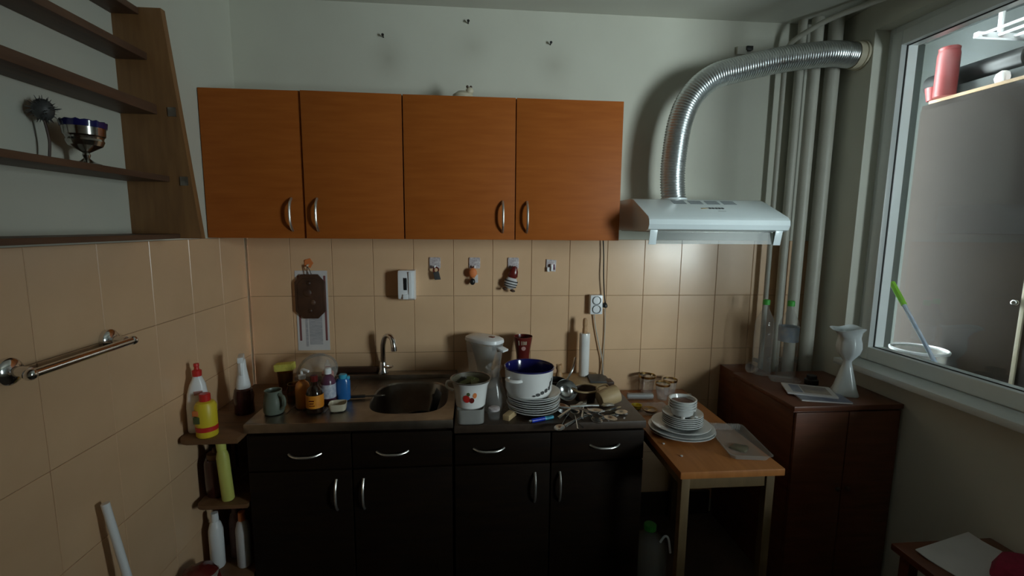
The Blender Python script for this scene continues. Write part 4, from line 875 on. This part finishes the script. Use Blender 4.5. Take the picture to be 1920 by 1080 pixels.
t = thing('detergent_bottle', 'tall white bottle with red cap on the corner rack', 'bottle', (-.166, -.555, R0), (0, 0, .4))
obj('body', loft(nb(), [[(x+dx, y, z) for x, y in superring(a, b_, 24, 2.6)] for a, b_, z, dx in ((.034, .024, 0, 0), (.037, .026, .006, 0), (.037, .026, .10, 0), (.034, .024, .15, .002), (.027, .021, .185, .005), (.016, .015, .212, .006), (.012, .012, .22, .006))]), 'white_plastic', t)
obj('cap', lathe(nb(), [(.016, .219), (.0165, .240), (.009, .245), (.008, .255), (.010, .258), (.009, .268), (0, .270)], 16, c=(.006, 0, 0)), 'red', t)
obj('print', box(nb(), -.006, .022, -.0265, -.0225, .15, .165, .001), 'pink', t)
t = bottle('scouring_powder', 'yellow cleaner bottle with red cap and red band', 'bottle', (-.112, -.600, R0), [(0, 0), (.034, 0), (.037, .005), (.037, .118), (.030, .132), (.017, .138), (0, .138)], 'yellow', [(0, .137), (.019, .137), (.019, .162), (.016, .165), (0, .165)], 'red', (.0372, .024, .042), 'red')
obj('print', box(nb(), -.028, -.004, -.0378, -.028, .058, .085, .003), 'leaf_green', t); obj('print', box(nb(), -.030, -.008, -.0372, -.025, .088, .108, .003), 'orange', t)
t = thing('spray_bottle', 'dark spray bottle with white trigger head in the corner', 'bottle', (-.075, -.385, R0), (0, 0, -1.2))
obj('body', lathe(nb(), [(0, 0), (.036, 0), (.039, .006), (.037, .05), (.040, .075), (.034, .105), (.018, .12), (.016, .126), (0, .126)], 24), 'maroon_plastic', t)
obj('neck', lathe(nb(), [(.026, .10), (.029, .118), (.024, .15), (.017, .20), (.015, .235), (.008, .240), (0, .24)], 18), 'white_plastic', t)
obj('nozzle', xf(box(nb(), -.02, .06, -.011, .011, 0, .024, .004), (0, 0, .232)), 'white_plastic', t)
obj('trigger', tube(nb(), spline([(.042, 0, .232), (.045, 0, .205), (.038, 0, .175)], 4), .005, 8), 'white_plastic', t)
t = thing('lime_tube', 'pale lime green tall bottle on the middle rack shelf', 'bottle', (-.075, -.560, R1+.0013), (0, -.06, 0))
obj('body', loft(nb(), [[(x, y, z) for x, y in superring(a, b_, 20, 2.4)] for a, b_, z in ((.020, .018, 0), (.022, .02, .005), (.022, .02, .18), (.018, .016, .20), (.012, .012, .21))]), 'lime', t)
obj('cap', lathe(nb(), [(0, .209), (.017, .209), (.018, .24), (.015, .243), (0, .243)], 16), 'lime', t)
t = thing('brown_jar', 'brown cylindrical jar beside the lime green bottle', 'jar', (-.140, -.51, R1))
obj('body', lathe(nb(), [(0, 0), (.038, 0), (.042, .006), (.042, .14), (.036, .155), (0, .155)], 24), 'maroon_plastic', t)
obj('lid', lathe(nb(), [(0, .155), (.030, .155), (.030, .175), (.010, .178), (.010, .195), (0, .197)], 20), 'rack_wood', t)
for i, (x, y, l, m) in enumerate(((-.150, -.53, 'white bottle on the lowest rack shelf by the left wall', 'white_plastic'), (-.045, -.53, 'off white bottle on the lowest rack shelf by the base cabinet', 'paper'), (-.10, -.47, 'brown slim bottle between the two white bottles on the lowest shelf', 'food_brown'))):
    t = bottle('cleaner_bottle', l, 'bottle', (x, y, R2), [(0, 0), (.024, 0), (.027, .006), (.027, .16), (.02, .19), (.012, .20), (0, .20)], m, [(0, .199), (.014, .199), (.013, .235), (0, .236)], 'orange' if i == 1 else m, group='bottles on the lowest rack shelf')
t = thing('floor_bag', 'white crumpled bag on the floor in front of the corner rack', 'bag', (-.10, -.70, 0))
obj('film', lathe(nb(), [(0, 0), (.07, 0), (.085, .05), (.07, .15), (.05, .24), (.03, .29), (.045, .32), (0, .31)], 20, fn=lambda p, a, r, z: [p[0]*(1+.13*math.sin(4*a+z*30)), p[1]*(1+.13*math.cos(3*a-z*20)), p[2]]), 'paper', t)
t = thing('dark_rag', 'dark red rag hanging over the white floor bag', 'rag', (-.125, -.70, .312))
obj('cloth', lathe(nb(), [(0, .03), (.03, .026), (.055, .005), (.065, -.04), (.067, -.041), (.058, .010), (.03, .031), (0, .036)], 20, fn=lambda p, a, r, z: [p[0]*(1+.1*math.sin(5*a)), p[1]*(1+.1*math.cos(4*a)), p[2]]), 'dark_red', t)

# ------------------------------------------------------------ floor things at the right
t = thing('water_canister', 'large clear water canister with green cap under the table', 'canister', (1.715, -.45, 0))
obj('body', lathe(nb(), [(0, .004), (.065, 0), (.08, .01), (.08, .05), (.077, .06), (.08, .07), (.08, .15), (.06, .19), (.03, .215), (.022, .22), (.022, .235)], 28), 'foggy_plastic', t)
obj('cap', lathe(nb(), [(0, .232), (.028, .232), (.028, .255), (.024, .258), (0, .258)], 20), 'green', t)
obj('carry_handle', tube(nb(), spline([(.03, -.05, .20), (.045, -.06, .235), (.06, -.065, .225), (.07, -.07, .16)], 5), .005, 8), 'white_plastic', t)
t = thing('wooden_stool', 'dark wooden stool at the bottom right below the window', 'stool', (2.545, -1.22, 0))
obj('seat', box(nb(), -.19, .195, -.23, .22, .505, .53, .006), 'red_wood', t)
for sx in (-1, 1):
    for sy in (-1, 1): obj('leg', cbox(sx*.155, sy*.18, 0, .035, .035, .5045), 'red_wood', t)
for sy in (-1, 1): obj('stretcher', box(nb(), -.137, .137, sy*.18-.01, sy*.18+.01, .18, .21), 'red_wood', t)
t = thing('paper_sheet', 'white curled paper sheet lying on the stool at the bottom right', 'paper', (2.556, -1.121, .531), (0, 0, .25))
b = nb(); nx, ny = 14, 10
for th in (0, .0025):
    gv = [[b.verts.new((-.145+.29*i/nx, -.105+.21*j/ny, th+.06*max(0, (j/ny-.7))**1.5)) for j in range(ny+1)] for i in range(nx+1)]
    for i in range(nx):
        for j in range(ny): b.faces.new((gv[i][j], gv[i+1][j], gv[i+1][j+1], gv[i][j+1]))
obj('sheet', b, 'paper', t)
t = thing('red_bundle', 'dark crimson cloth bundle in front of the white paper', 'cloth', (2.60, -1.245, .5345))
obj('cloth', lathe(nb(), [(0, 0), (.09, 0), (.115, .025), (.10, .06), (.06, .08), (0, .085)], 26, fn=lambda p, a, r, z: [p[0]*(1+.06*math.sin(5*a+z*30)), p[1]*(.9+.06*math.cos(4*a)), p[2]]), 'crimson_cloth', t)
